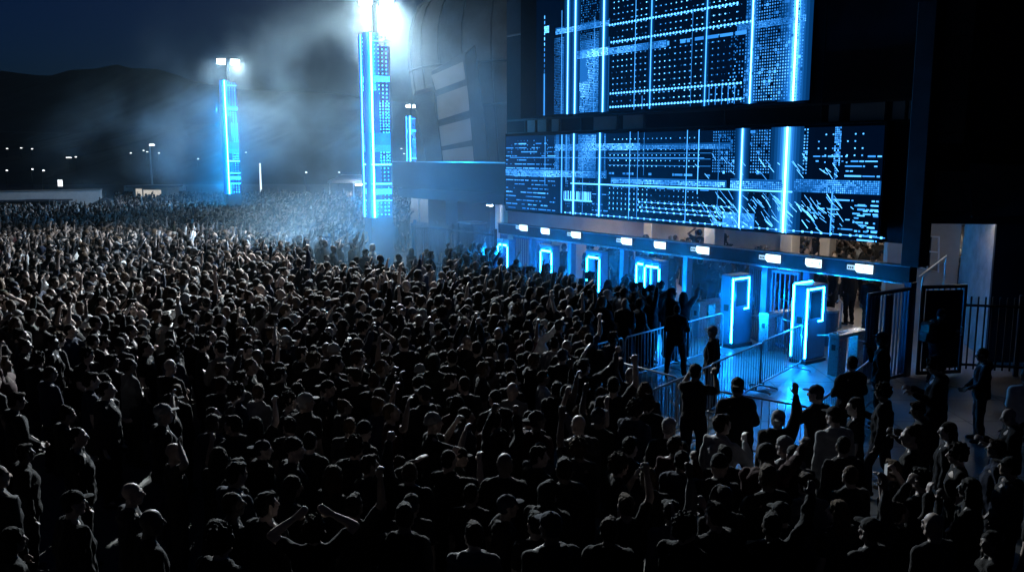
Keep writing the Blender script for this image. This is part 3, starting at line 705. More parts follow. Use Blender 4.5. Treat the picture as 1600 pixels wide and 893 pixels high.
def make_tower():
    t = thing('light_tower', '', 'light tower')
    m = MB(); m.bbox(-.5, .5, -.5, .5, .12, 9.75, .02); m.build('column', M['dark_metal'], t)
    m = MB(); m.bbox(-.62, .62, -.62, .62, 0, .12, .02); m.build('base', M['concrete'], t)
    tower_led(True).build('led_panel', M['led_tower'], t, -.505, (.003,.012), (.20,.05))
    o = tower_led(False).build('led_panel', M['led_tower'], t, -.505, (.003,.012), (.20,.05)); o.rotation_euler = (0, 0, -PI/2)
    for sx in (-.42, .3):                                  # light frame carrying the panel above the column
        m = MB(); m.tube([(sx,-.47,9.75),(sx,-.47,10.28)], .02, 6); m.build('panel_bracket', M['dark_metal'], t)
    m = MB(); m.cyl((0,0), .09, 9.75, 11.5, 14); m.build('mast', M['dark_metal'], t)
    m = MB(); m.bbox(-.75, .75, -.06, .06, 11.5, 11.62, .01); m.build('crossbar', M['dark_metal'], t)
    for s in (-1, 1):
        m = MB(); R_ = Matrix.Rotation(math.radians(38), 3, 'X')
        m2 = MB(); m2.bbox(-.30, .30, -.12, .14, -.20, .20, .02); fl = m2.build('floodlight', M['dark_metal'], t); fl.location = (s*.46, -.20, 11.60); fl.rotation_euler = (math.radians(24), 0, 0)
        m = MB(); m.box(-.26, .26, -.135, -.122, -.16, .16); m.build('lens', M['lens'], fl)
    return t
TW = []
tow = make_tower()
for i, (p, lab) in enumerate(((Pz(592, 338, 2.57), 'tallest looking glowing blue light tower, its floodlights at the top edge'), (Pz(365, 302, 2.57), 'glowing blue light tower over the left crowd before the hills'), (None, 'small distant blue light tower behind the concourse deck'))):
    o = tow if i == 0 else copy_tree(tow)
    if p is None: p = np.array([(645-800)/FPX*115, 115.0, 0]); 
    p = np.array(p); p[2] = 0
    place(o, p, math.radians(26)); tag(o, lab, 'light tower', 'blue LED light towers'); TW.append(p)
# ================================================================== hills, lot lights and low buildings far off
def ridge(name, pts, dist, jit, seed):
    """a hillside: a crest read off the skyline and slopes falling towards the lot and behind"""
    r = np.random.default_rng(seed); xs = np.arange(-260, 1700, 6.0)
    ys = np.interp(xs, [p[0] for p in pts], [p[1] for p in pts])
    n = np.zeros_like(xs); 
    for o_ in (3, 7, 15, 40): n += np.interp(np.arange(len(xs)), np.arange(0, len(xs)+o_, o_), r.normal(0, jit*o_/20, len(np.arange(0, len(xs)+o_, o_))))
    V_ = []; F_ = []; rows = [(0.0, -.55), (.30, -.36), (.62, -.17), (.86, -.05), (1.0, 0), (.8, .12), (.3, .35)]
    for q, (hf, df) in enumerate(rows):
        for x, y, e in zip(xs, ys, n):
            d = dist*(1 + df) ; P = Py(x, y + e, dist); h = max(P[2], 2)
            bump = r.normal(0, .02)*dist*.12 if 0 < q < 4 else 0
            V_.append((P[0]*(1+df*.4), d + bump*3, h*hf + bump*hf - (1 if q in (0, 6) else 0)))
    w_ = len(xs)
    for q in range(len(rows)-1):
        for i in range(w_-1): F_.append((q*w_+i, q*w_+i+1, (q+1)*w_+i+1, (q+1)*w_+i))
    m = MB(); m.add(V_, F_); o = m.build(name, M['hill'], None, True); tag(o, kind='structure'); return o
ridge('hills', [(-300,120),(0,111),(50,117),(80,118.5),(110,110),(150,108),(182,101),(205,107),(245,108),(270,115),(302,127),(390,141),(440,143),(520,146),(600,155),(700,170),(1700,190)], 620, .8, 3)
ridge('low_hills', [(-300,205),(0,200),(120,206),(240,198),(360,196),(480,204),(640,206),(1700,215)], 330, 1.0, 5)

wl = thing('perimeter_wall', 'long low white wall behind the crowd at the far left', 'wall', Pz(60, 330) * np.array([1,1,0]))
a = np.array(Py(-120, 302, 66)); b = np.array(Py(156, 297, 68)); 
m = MB(); m.hexa([(a[0],a[1],0),(b[0],b[1],0),(b[0],b[1]+.3,0),(a[0],a[1]+.3,0),(a[0],a[1],a[2]),(b[0],b[1],b[2]),(b[0],b[1]+.3,b[2]),(a[0],a[1]+.3,a[2])]); W(m, 'wall_face', M['white'], wl)
m = MB(); m.hexa([(a[0],a[1]-.06,a[2]+.002),(b[0]+.06,b[1]-.06,b[2]+.002),(b[0]+.06,b[1]+.36,b[2]+.002),(a[0],a[1]+.36,a[2]+.002),(a[0],a[1]-.06,a[2]+.1),(b[0]+.06,b[1]-.06,b[2]+.1),(b[0]+.06,b[1]+.36,b[2]+.1),(a[0],a[1]+.36,a[2]+.1)]); W(m, 'coping', M['concrete'], wl)
# market stall shapes before that wall
for px, w_, h_, lab in ((18, 3.0, 2.0, 'black flat roofed stall before the white wall, at the left edge'), (66, 2.8, 2.05, 'black stall with a bump on its roof before the white wall'), (165, 2.6, 2.0, 'tall dark tent with a peaked top at the right end of the white wall')):
    p = Py(px, 320, 62); t = thing('stall', lab, 'stall', (p[0], 62, 0), .1)
    m = MB()
    if px == 165: m.add([(-w_/2,-1.4,0),(w_/2,-1.4,0),(w_/2,1.4,0),(-w_/2,1.4,0),(-w_/2,-1.4,1.45),(w_/2,-1.4,1.45),(w_/2,1.4,1.45),(-w_/2,1.4,1.45),(0,0,h_+.3)], [(0,1,5,4),(1,2,6,5),(2,3,7,6),(3,0,4,7),(4,5,8),(5,6,8),(6,7,8),(7,4,8)])
    else: m.bbox(-w_/2,w_/2,-1.2,1.2,0,h_-.12,.04)
    m.build('canvas', M['panel'], t)
    m = MB()
    if px != 165: m.bbox(-w_/2-.2,w_/2+.2,-1.5,1.4,h_-.115,h_,.03)
    else: m.cyl((0,0), .04, h_+.25, h_+.6, 8)
    m.build('roof_edge', M['dark_metal'], t)
# lit kiosk and long lit canopy beam
p = Py(236, 312, 74); t = thing('kiosk', 'small kiosk with a brightly lit front behind the far crowd', 'kiosk', (p[0], 74, 0))
m = MB(); m.bbox(-1.5,1.5,0,2.4,0,2.5,.04); m.build('body', M['plaster'], t); m = MB(); m.box(-1.25,-.72,-.02,-.003,1.6,2.4); m.box(-.6,.9,-.02,-.003,1.5,2.3); m.build('lit_window', M['warmwin'], t)
m = MB(); m.bbox(-1.8,1.8,-.7,2.6,2.51,2.62,.03); m.build('roof', M['panel_pale'], t)
p0 = Py(243, 298, 76); p1 = Py(330, 296, 82); t = thing('long_shed', 'long low shed with a pale fascia beside the lit kiosk', 'shed', (p0[0]+.4, 76, 0), math.atan2(6, p1[0]-p0[0]))
Ls = p1[0]-p0[0]
m = MB(); m.bbox(0,Ls,.25,4,0,2.0,.03); m.build('body', M['panel'], t); m = MB(); m.bbox(-.2,Ls+.2,0,4.2,2.05,2.55,.03); m.build('fascia', M['white'], t)
m = MB(); m.box(.5,1.6,.23,.247,1.0,1.6); m.box(2.0,2.4,.23,.247,1.0,1.5); m.build('lit_window', M['warmwin'], t)
# white canopy behind the tall tower
p0 = Py(512, 283, 72); p1 = Py(660, 283, 70); t = thing('canopy', 'long white flat canopy on thin posts behind the tallest tower', 'canopy', (p0[0], 72, 0), math.atan2(-2, p1[0]-p0[0]))
Ls = p1[0]-p0[0]
m = MB(); m.add([(0,0,2.95),(Ls,0,2.95),(Ls,4,2.95),(0,4,2.95),(.0,0,3.15),(Ls,0,3.15),(Ls,4,3.15),(0,4,3.15),(.5,1.6,3.62),(Ls-.5,1.6,3.62)], [(0,1,5,4),(1,2,6,5),(2,3,7,6),(3,0,4,7),(4,5,9,8),(5,6,9),(6,7,8,9),(7,4,8)]); m.build('roof', M['canvas'], t)
for x in (.1, Ls*.28, Ls*.55, Ls*.8, Ls-.1):
    m = MB(); m.cyl((x,.1), .06, 0, 2.95, 8); m.build('post', M['white'], t)
fx_ = thing('ceiling_light', 'hidden light strip below the white canopy roof', 'ceiling light', (p0[0]+Ls*.42, 72.6, 2.80))
m = MB(); m.box(-1.2,1.2,-.08,.08,0,.10); m.build('body', M['white'], fx_); m = MB(); m.box(-1.15,1.15,-.06,.06,-.03,-.002); m.build('diffuser', M['fixture_canopy'], fx_)
# upright light tubes and lamps on poles
def lamp_post(px, py, dist, label, hw=.35, kind='street_lamp', mat='galv', arm=.5, r=.05):
    P = Py(px, py, dist); t = thing(kind, label, 'street lamp', (P[0], P[1], 0), 0, 'lamps on poles across the far lot')
    m = MB(); m.tube([(0,0,0),(0,0,P[2]-.1)], [r*1.5, r], 8); m.tube([(0,0,P[2]-.1),(arm*.5,0,P[2])], r*.8, 6); m.build('pole', M[mat], t)
    m = MB(); m.bbox(arm*.5-hw/2, arm*.5+hw/2, -.10, .10, P[2]-.05, P[2]+.1, .02); hd = m.build('lamp_head', M['dark_metal'], t)
    m = MB(); m.add([(arm*.5-hw/2,-.16,P[2]-.10),(arm*.5+hw/2,-.16,P[2]-.10),(arm*.5+hw/2,.1,P[2]-.06),(arm*.5-hw/2,.1,P[2]-.06),(arm*.5-hw/2,-.16,P[2]+.06),(arm*.5+hw/2,-.16,P[2]+.06)], [(0,1,2,3),(0,1,5,4)]); m.build('lens', M['farlamp'], hd)
lamp_post(234, 226, 84, 'slim pale lamp post standing above the lit kiosk', .5, r=.08)
far = [(10,232,210),(32,231,210),(49,232.5,210),(9,266,140),(49,264,140),(66,266,120),(106,246,180),(117,245,180),(203,239,200),(223,235,200),(229,237,205),(247,239,200),(268,235,230),(324,240,230),(308,248,190),(383,238,220),(403,237,240),(476,269,120),(543,234,260),(528,269,150),(630,240,220),(626,232,260)]
ordn = ['first','second','third','fourth','fifth','sixth','seventh','eighth','ninth','tenth','eleventh','twelfth','thirteenth','fourteenth','fifteenth','sixteenth','seventeenth','eighteenth','nineteenth','twentieth','twenty-first','twenty-second']
for i, (px, py, d) in enumerate(sorted(far)):
    lamp_post(px, py, d, 'tiny distant white lamp on a dark pole, %s from the left' % ordn[i], .2*d/100 if px not in (106,) else 1.1, mat='dark_metal', r=.05)
P = Py(406, 255, 88); t = thing('light_pillar', 'slim upright white light pillar right of the left tower', 'light pillar', (P[0], 88, 0))
m = MB(); m.cyl((0,0), .10, 0, .35, 12); m.build('base', M['dark_metal'], t); m = MB(); m.cyl((0,0), .085, .35, P[2], 12); m.build('light_tube', glow('white light tube', (.85,.93,1.0), 1.6), t)
P = Py(94, 286, 90); t = thing('lit_board', 'small glowing white board above the white wall', 'board', (P[0], 90, 0))
m = MB(); m.bbox(-.24,.24,-.04,.04,P[2]-.34,P[2]+.34,.01); m.build('panel', glow('lit board face', (.9,.95,1), 1.6), t); m = MB(); m.cyl((0,.08), .05, 0, P[2]+.3, 8); m.build('post', M['dark_metal'], t)

# ================================================================== inside the concourse
kx = [-14.6, -12.2, -9.6, -7.0, -4.2]
n_ = 0
for j, ly in enumerate((5.6, 11, 17)):
    for x in kx:
        t = fthing('ceiling_light', 'white ceiling light inside the concourse, hidden behind the lower LED screen', 'ceiling light', x, ly, 2.95, 'concourse ceiling lights')
        m = MB(); m.box(-.7,.7,-.09,.09,0,.099); m.build('body', M['white'], t); m = MB(); m.box(-.66,.66,-.07,.07,-.03,-.002); m.build('diffuser', M['fixture'], t)
for k, (x, y, w_) in enumerate(((-15.2,7,.5),(-11.4,6.5,.55),(-8.2,6.8,.5),(-7.2,7.6,.4),(-4.9,9.5,.5),(-1.5,9,.5))):
    t = fthing('column', 'square %s concourse column, %s from the left' % ('cream', ordn[k]), 'column', x, y)
    m = MB(); m.bbox(-w_/2,w_/2,-w_/2,w_/2,.1,3.04,.02); m.build('shaft', M['plaster'], t); m = MB(); m.bbox(-w_/2-.05,w_/2+.05,-w_/2-.05,w_/2+.05,0,.1,.01); m.build('base', M['dark_metal'], t)
for k, (x, y, w_, c) in enumerate(((-13.0, 8.5, 3.4, 'plaster'), (-10.8, 14, 3, 'panel'), (-9.9, 5.5, 2.6, 'dark_metal'), (-5.9, 12, 2.6, 'panel'), (-2.8, 13, 2.4, 'dark_metal'))):
    t = fthing('stall', '%s concession stall inside the concourse, %s from the left' % ('cream' if c == 'plaster' else 'dark', ordn[k]), 'stall', x, y)
    m = MB(); m.bbox(-w_/2,w_/2,0,.7,0,1.05,.02); m.build('counter', M[c], t); m = MB(); m.bbox(-w_/2,w_/2,1.6,1.75,0,2.7,.02); m.build('back_board', M['poster' if k % 2 else 'plaster'], t)
    m = MB(); m.bbox(-w_/2-.1,w_/2+.1,-.2,1.8,2.72,2.9,.02); m.build('roof', M[c], t)
t = fthing('litter_bin', 'blue-grey cylindrical bin just inside the nearest open gate', 'bin', -3.15, 1.5)
m = MB(); m.cyl((0,0), .30, .03, .95, 24, .33); m.build('body', M['pylon'], t); m = MB(); m.cyl((0,0), .34, .951, 1.02, 24); m.build('rim', M['steel'], t)
m = MB(); m.tube([(.33,0,.5),(.45,0,.55),(.45,0,1.25),(.38,0,1.35),(.3,0,1.25)], .02, 8); m.build('handle', M['steel'], t)
t = fthing('rail', 'steel guide rail inside the gate left of the two-strip pylon', 'rail', -3.6, 1.4)
m = MB(); m.tube([(-1.4,.6,0),(-1.4,.6,1.0),(.6,-.3,1.0),(.6,-.3,0)], .025, 8); m.build('tube', M['steel'], t)

# ================================================================== light from the floodlights on the towers, plus one added fill
def spot(name, loc, target, watts, deg, size=.35, col=(.93,.96,1.0), blend=.6):
    ld = bpy.data.lights.new(name, 'SPOT'); ld.energy = watts; ld.spot_size = math.radians(deg); ld.spot_blend = blend; ld.shadow_soft_size = size; ld.color = col
    o = bpy.data.objects.new(name, ld); COL.objects.link(o); o.location = [float(v) for v in loc]
    d = Vector([float(a-b) for a, b in zip(target, loc)]); o.rotation_euler = d.to_track_quat('-Z', 'Y').to_euler(); return o
T2, T1, T3 = TW
SPOT2, SPOT1, SPOT3 = 22000, 9500, 4000
c26, s26 = math.cos(math.radians(26)), math.sin(math.radians(26))
WH = (.89,.975,1.0)
for T_, k, tg, e_, deg in ((T2, -1, (-13,-13,0), 21000, 118), (T2, 1, (-2,-27,1.7), 58000, 64), (T1, -1, (-19,-5,0), 5500, 112), (T1, 1, (13,-14,3), 11000, 104), (T2, 1, (3,14,2), 2000, 120), (T3, -1, (-8,-14,0), 4000, 110), (T3, 1, (8,-14,0), 4000, 110)):  # T2's third beam, facing back, is an added fill for the louvred bay
    l = np.array([T_[0] + k*.46*c26 + .45*s26, T_[1] + k*.46*s26 - .45*c26, 11.42])
    spot('flood_or_fill_beam', l, T_ + np.array(tg), e_, deg, .22, WH, .75)
# the towers' LED panels and the gates' strips throw blue light of their own
def strip_point(name, loc, watts):
    ld = bpy.data.lights.new(name, 'POINT'); ld.energy = watts; ld.color = (.002,.30,1.0) if 'panel' not in name else (.002,.40,1.0); ld.shadow_soft_size = 0.0
    o = bpy.data.objects.new(name, ld); COL.objects.link(o); o.location = [float(v) for v in loc]; return o
for T_, k in ((T2, 1.0), (T1, 1.1), (T3, .4)):
    a26 = math.radians(26); nf = np.array([math.sin(a26), -math.cos(a26), 0]); ns = np.array([-math.cos(a26), -math.sin(a26), 0])
    for z in np.linspace(3.0, 9.7, 8): strip_point('led_panel_light', T_ + nf*.85 + np.array([0,0,z]), 270*k)
    for z in np.linspace(3.2, 9.4, 7): strip_point('led_panel_light', T_ + ns*.85 + np.array([0,0,z]), 220*k)
for x, y0 in ((-2.30, -.98), (-4.59, -1.0)):
    for z in (.75, 1.55): strip_point('pylon_strip_light', FW(x + .22, y0 - .5, z), 110)
    strip_point('pylon_strip_light', FW(x + .62, y0 + .4, 1.4), 60)
for px in (794, 862, 936, 1025):
    for z in (.9, 1.6): strip_point('detector_strip_light', FW(F(px, 400, -.7)[0], -1.35, z), 250)
# ================================================================== people
def v3(*a): return np.array(a, float)
def unit(a): a = np.asarray(a, float); return a / (np.linalg.norm(a) + 1e-9)
class Prim:
    """closed overlapping blobs, welded into one continuous skin by a voxel remesh"""
    def __init__(s): s.v = []; s.f = []; s.n = 0
    def grid(s, P):
        R, K, _ = P.shape; b = s.n; s.v.append(P.reshape(-1,3))
        for i in range(R-1):
            for k in range(K): s.f.append((b+i*K+k, b+i*K+(k+1)%K, b+(i+1)*K+(k+1)%K, b+(i+1)*K+k))
        s.f.append(tuple(b+k for k in reversed(range(K)))); s.f.append(tuple(b+(R-1)*K+k for k in range(K))); s.n += R*K
    def cap(s, p0, r0, p1, r1, K=12):
        p0 = np.asarray(p0, float); p1 = np.asarray(p1, float); t = unit(p1-p0); a = v3(1,0,0) if abs(t[0]) < .8 else v3(0,1,0)
        u = unit(np.cross(t, a)); w_ = np.cross(t, u); ang = np.linspace(0, 2*PI, K, endpoint=False)
        ring = np.cos(ang)[:,None]*u + np.sin(ang)[:,None]*w_; rows = []
        for q in np.linspace(-80, 0, 4): q = math.radians(q); rows.append(p0 + t*r0*math.sin(q) + ring*r0*math.cos(q))
        for q in np.linspace(0, 80, 4): q = math.radians(q); rows.append(p1 + t*r1*math.sin(q) + ring*r1*math.cos(q))
        s.grid(np.array(rows))
    def ell(s, c, r, K=14, R=9, M_=None):
        ang = np.linspace(0, 2*PI, K, endpoint=False); rows = []
        for q in np.linspace(-82, 82, R):
            q = math.radians(q); p = np.stack([np.cos(ang)*math.cos(q)*r[0], np.sin(ang)*math.cos(q)*r[1], np.full(K, math.sin(q)*r[2])], 1)
            if M_ is not None: p = p @ M_.T
            rows.append(p + np.asarray(c, float))
        s.grid(np.array(rows))
    def loft(s, secs, K=20):
        ang = np.linspace(0, 2*PI, K, endpoint=False)
        s.grid(np.array([np.stack([cx + np.cos(ang)*rx*(1+.10*np.cos(2*ang)**2*0), cy_ + np.sin(ang)*ry, np.full(K, z)], 1) for z, rx, ry, cx, cy_ in secs]))
def wrinkle(P, amp, f, seed):
    r = np.random.default_rng(seed); d = np.zeros(len(P))
    for k in range(7):
        w_ = r.normal(0, f, 3); w_[2] *= .55; d += np.sin(P @ w_ + r.uniform(0, 6) + 1.3*np.sin(P @ r.normal(0, f*.6, 3)))
    return d / 7 * amp * 1.8
def remesh(pr, vox, smooth=2, amp=0, f=30, seed=0, name='m'):
    me = bpy.data.meshes.new('raw'); me.from_pydata(np.concatenate(pr.v).tolist(), [], pr.f); me.update()
    o = bpy.data.objects.new('raw', me); COL.objects.link(o)
    md = o.modifiers.new('r', 'REMESH'); md.mode = 'VOXEL'; md.voxel_size = vox; md.use_smooth_shade = True
    ms = o.modifiers.new('s', 'SMOOTH'); ms.factor = .5; ms.iterations = smooth
    dg = bpy.context.evaluated_depsgraph_get(); out = bpy.data.meshes.new_from_object(o.evaluated_get(dg), depsgraph=dg)
    bpy.data.objects.remove(o); bpy.data.meshes.remove(me)
    if amp:
        n = len(out.vertices); P = np.zeros(n*3, np.float32); out.vertices.foreach_get('co', P); P = P.reshape(-1,3).astype(float)
        Nn = np.zeros(n*3, np.float32); out.vertices.foreach_get('normal', Nn); Nn = Nn.reshape(-1,3)
        P += Nn * wrinkle(P, amp, f, seed)[:,None]; out.vertices.foreach_set('co', P.astype(np.float32).ravel()); out.update()
    out.name = name; out.polygons.foreach_set('use_smooth', [True]*len(out.polygons))
    return out
def decimate(me, target):
    n = sum(len(p.vertices)-2 for p in me.polygons)
    o = bpy.data.objects.new('d', me); COL.objects.link(o); md = o.modifiers.new('d', 'DECIMATE'); md.ratio = min(1, target/max(n,1)); md.use_collapse_triangulate = True
    dg = bpy.context.evaluated_depsgraph_get(); out = bpy.data.meshes.new_from_object(o.evaluated_get(dg), depsgraph=dg); bpy.data.objects.remove(o)
    return out

def head_prims(p, T):
    def E(c, r): p.ell(T(c), r, M_=T.R)
    def Cc(a, ra, b, rb): p.cap(T(a), ra, T(b), rb, 10)
    E((0,-.012,.030), (.076,.094,.088)); E((0,.028,-.035), (.061,.066,.076)); E((0,.055,-.090), (.034,.032,.024))
    Cc((-.042,.074,.022), .015, (.042,.074,.022), .015); Cc((0,.090,.012), .011, (0,.112,-.026), .0155)
    for s in (-1,1):
        E((s*.036,.066,-.030), (.026,.024,.024)); E((s*.079,-.008,-.006), (.012,.022,.032)); E((s*.031,.077,.001), (.0135,.0135,.0115))
        Cc((s*.055,.0,-.06), .030, (s*.022,.055,-.092), .024)
    Cc((-.020,.083,-.057), .0115, (.020,.083,-.057), .0115)
class HeadT:
    def __init__(s, c, yaw, pitch, roll=0):
        s.R = np.array(Matrix.Rotation(yaw,3,'Z') @ Matrix.Rotation(pitch,3,'X') @ Matrix.Rotation(roll,3,'Y')); s.c = np.asarray(c, float); s.piv = v3(0,-.02,-.11)
        s.t = s.c + s.piv - s.R @ s.piv
    def __call__(s, p): return s.R @ np.asarray(p, float) + s.t
    def matrix(s):
        m = Matrix(s.R.tolist()).to_4x4(); m.translation = Vector(s.t.tolist()); return m
ARM = dict(
    down=lambda s: ((.13*s,-.03,-1), (.05*s,.24,-1), .5), front=lambda s: ((.12*s,.22,-1), (-.45*s,.75,-.5), .6), pocket=lambda s: ((.28*s,-.16,-1), (-.12*s,.45,-1), .8),
    up=lambda s: ((.22*s,.14,.95), (-.06*s,.10,1), .5), upfist=lambda s: ((.42*s,.22,.85), (-.12*s,.16,1), 1.5), updiag=lambda s: ((.50*s,.55,.62), (.15*s,.55,.80), .25),
    bent=lambda s: ((.80*s,.25,.35), (-.15*s,.20,1), .7), film=lambda s: ((.30*s,.80,-.25), (-.30*s,.40,.85), .9), high=lambda s: ((.20*s,.60,.75), (-.25*s,.25,.95), .9),
    point=lambda s: ((.20*s,.85,.40), (.05*s,.90,.42), .3), face=lambda s: ((.28*s,.55,-.62), (-.42*s,.30,.90), .9), cross=lambda s: ((.24*s,.26,-.95), (-.88*s,.45,.20), .6), low=lambda s: ((.14*s,.30,-.95), (-.22*s,.92,.35), .9),
    headtop=lambda s: ((.75*s,.25,.55), (-.80*s,-.05,.55), .6))
SH = 1.405
def hand(p, wr, d, s, curl):
    """palm, four unequal bent fingers, a thumb that leaves the side of the palm"""
    d = unit(d); n = v3(0,1,0) - d*d[1]
    if np.linalg.norm(n) < .2: n = v3(-s,0,0) - d*(-s*d[0])
    n = unit(n); side = unit(np.cross(d, n)) * s
    for k, off in enumerate((-.030,-.010,.010,.030)): p.cap(wr + side*off*.5, .015, wr + d*.085 + side*off, .0125, 8)
    for off, L_ in ((-.030,.058),(-.010,.076),(.010,.082),(.030,.072)):
        a = wr + d*.088 + side*off; c1 = curl*.7; q = a + L_*.5*(d*math.cos(c1) + n*math.sin(c1)) + side*off*.10; c2 = curl*1.7
        e = q + L_*.5*(d*math.cos(c2) + n*math.sin(c2)); p.cap(a, .0105, q, .0098, 8); p.cap(q, .0098, e, .0085, 8)
    b_ = wr + d*.028 + side*.028; q = b_ + .035*unit(d*.6+side*.75+n*.35); e = q + .034*unit(d*.85+side*.25+n*.5*min(1,curl+.3)); p.cap(b_, .0145, q, .012, 8); p.cap(q, .012, e, .0095, 8)
def person_meshes(vid, right, left, garment, girth=1.0, legs='stand', yaw=0, pitch=0, lean=0):
    """body (one skin), top, trousers, shoes; figure 1.76 m tall, facing +Y"""
    g = girth; hc = v3(0,.025,1.635); T = HeadT(hc, math.radians(yaw), math.radians(pitch))
    body, top, tr = Prim(), Prim(), Prim()
    head_prims(body, T)
    body.cap((0,-.012,1.43), .060, tuple(T((0,-.02,-.06))), .055, 14)
    body.loft([(.88,.155*g,.115*g,0,0),(.98,.160*g,.115*g,0,0),(1.12,.138*g,.098*g,0,.005),(1.28,.165*g,.115*g,0,.01),(1.38,.165,.105,0,0),(1.44,.10,.075,0,-.01),(1.47,.06,.05,0,-.012)])
    for s in (-1,1): body.cap((s*.02,-.012,1.475), .052, (s*.165,-.005,SH), .055)
    for s in (-1,1): top.cap((s*.02,-.015,1.462), .066, (s*.168,-.008,SH-.003), .070)
    hip = {'stand': (((-.10,0,.90),(-.115,.02,.50),(-.125,-.03,.085)), ((.10,0,.90),(.12,.03,.50),(.135,0,.085))),
           'walk': (((-.095,0,.90),(-.10,.16,.52),(-.09,.14,.10)), ((.095,0,.90),(.10,-.06,.50),(.09,-.30,.13))),
           'wide': (((-.11,0,.90),(-.17,.02,.50),(-.21,-.01,.085)), ((.11,0,.90),(.17,.03,.50),(.21,-.02,.085)))}[legs]
    shoes = []
    for s, (a, k, c) in zip((-1,1), hip):
        body.cap(a, .085*g, k, .055, 12); body.cap(k, .054, c, .038, 12); body.cap(c, .038, (c[0], c[1]+.13, .035), .03, 10)
        tr.cap((a[0],a[1],a[2]+.03), .106*g, k, .076, 14); tr.cap(k, .076, (c[0], c[1]-.005, c[2]+.03), .063, 14)
        sp = Prim(); z0 = c[2]-.085; sp.cap((c[0],c[1]-.045,.05+z0), .047, (c[0],c[1]+.02,.055+z0), .052, 10); sp.cap((c[0],c[1]+.03,.045+z0), .046, (c[0]+.01*s,c[1]+.155,.036+z0), .036, 10); shoes.append(sp)
    tr.loft([(.80,.150*g,.112*g,0,-.005),(.90,.172*g,.128*g,0,-.005),(1.0,.165*g,.122*g,0,0),(1.03,.15*g,.11*g,0,0)])
    loose = {'tee': .012, 'hoodie': .030, 'jacket': .028}[garment]
    top.loft([(.80 if garment != 'hoodie' else .83,(.166+loose)*g,(.120+loose)*g,0,0),(.90,(.175+loose)*g,(.128+loose)*g,0,0),(1.08,(.158+loose)*g,(.115+loose)*g,0,.004),(1.25,(.176+loose)*g,(.128+loose*.8)*g,0,.01),(1.36,.178+loose*.6,.112+loose*.5,0,.0),(1.425,.125,.092,0,-.01),(1.462,.085,.072,0,-.014)])
    if garment == 'hoodie':
        for k in range(-3, 4): top.cap((k*.030,-.055-.035*math.cos(k*.45),1.485), .040, (k*.036,-.085-.04*math.cos(k*.45),1.42), .042, 8)
        top.cap((-.085,.03,1.475), .026, (-.09,-.04,1.49), .03, 8); top.cap((.085,.03,1.475), .026, (.09,-.04,1.49), .03, 8)
    if garment == 'jacket':
        for k in range(10): a0, a1 = k*2*PI/10, (k+1)*2*PI/10; top.cap((.072*math.cos(a0),-.012+.068*math.sin(a0),1.49), .020, (.072*math.cos(a1),-.012+.068*math.sin(a1),1.49), .020, 6)
    wrists = []
    for s, nm in ((1, right), (-1, left)):
        u, f, curl = ARM[nm](s); S0 = v3(s*(.172+.012*(g-1)*5), -.005, SH); u = unit(u); f = unit(f)
        if u[2] > .3: S0 = S0 + v3(-.012*s, 0, .035)
        E_ = S0 + u*.285; Wr = E_ + f*.250; wrists.append(Wr)
        body.cap(S0, .058, E_, .043, 12); body.cap(E_, .044, E_ + f*.10, .042, 12); body.cap(E_ + f*.10, .042, Wr, .028, 12); hand(body, Wr, f, s, curl)
        if garment == 'tee':
            top.cap(S0, .074, S0 + u*.17, .068, 14)
        else:
            top.cap(S0, .076+.006*(garment=='hoodie'), E_, .062, 14); top.cap(E_, .062, Wr - f*.02, .046, 14)
        top.cap(S0*.6+v3(0,0,1.33)*.4, .08, S0, .072, 12)
    out = dict(body=remesh(body, .0105, 2, 0, name='person'), top=remesh(top, .015, 3, .011 if garment == 'tee' else .015, 24, vid+1, name=garment),
               trousers=remesh(tr, .018, 3, .011, 24, vid+50, name='trousers'), shoes=[remesh(s_, .012, 2, name='shoe') for s_ in shoes], T=T, wr=wrists, garment=garment)
    return out
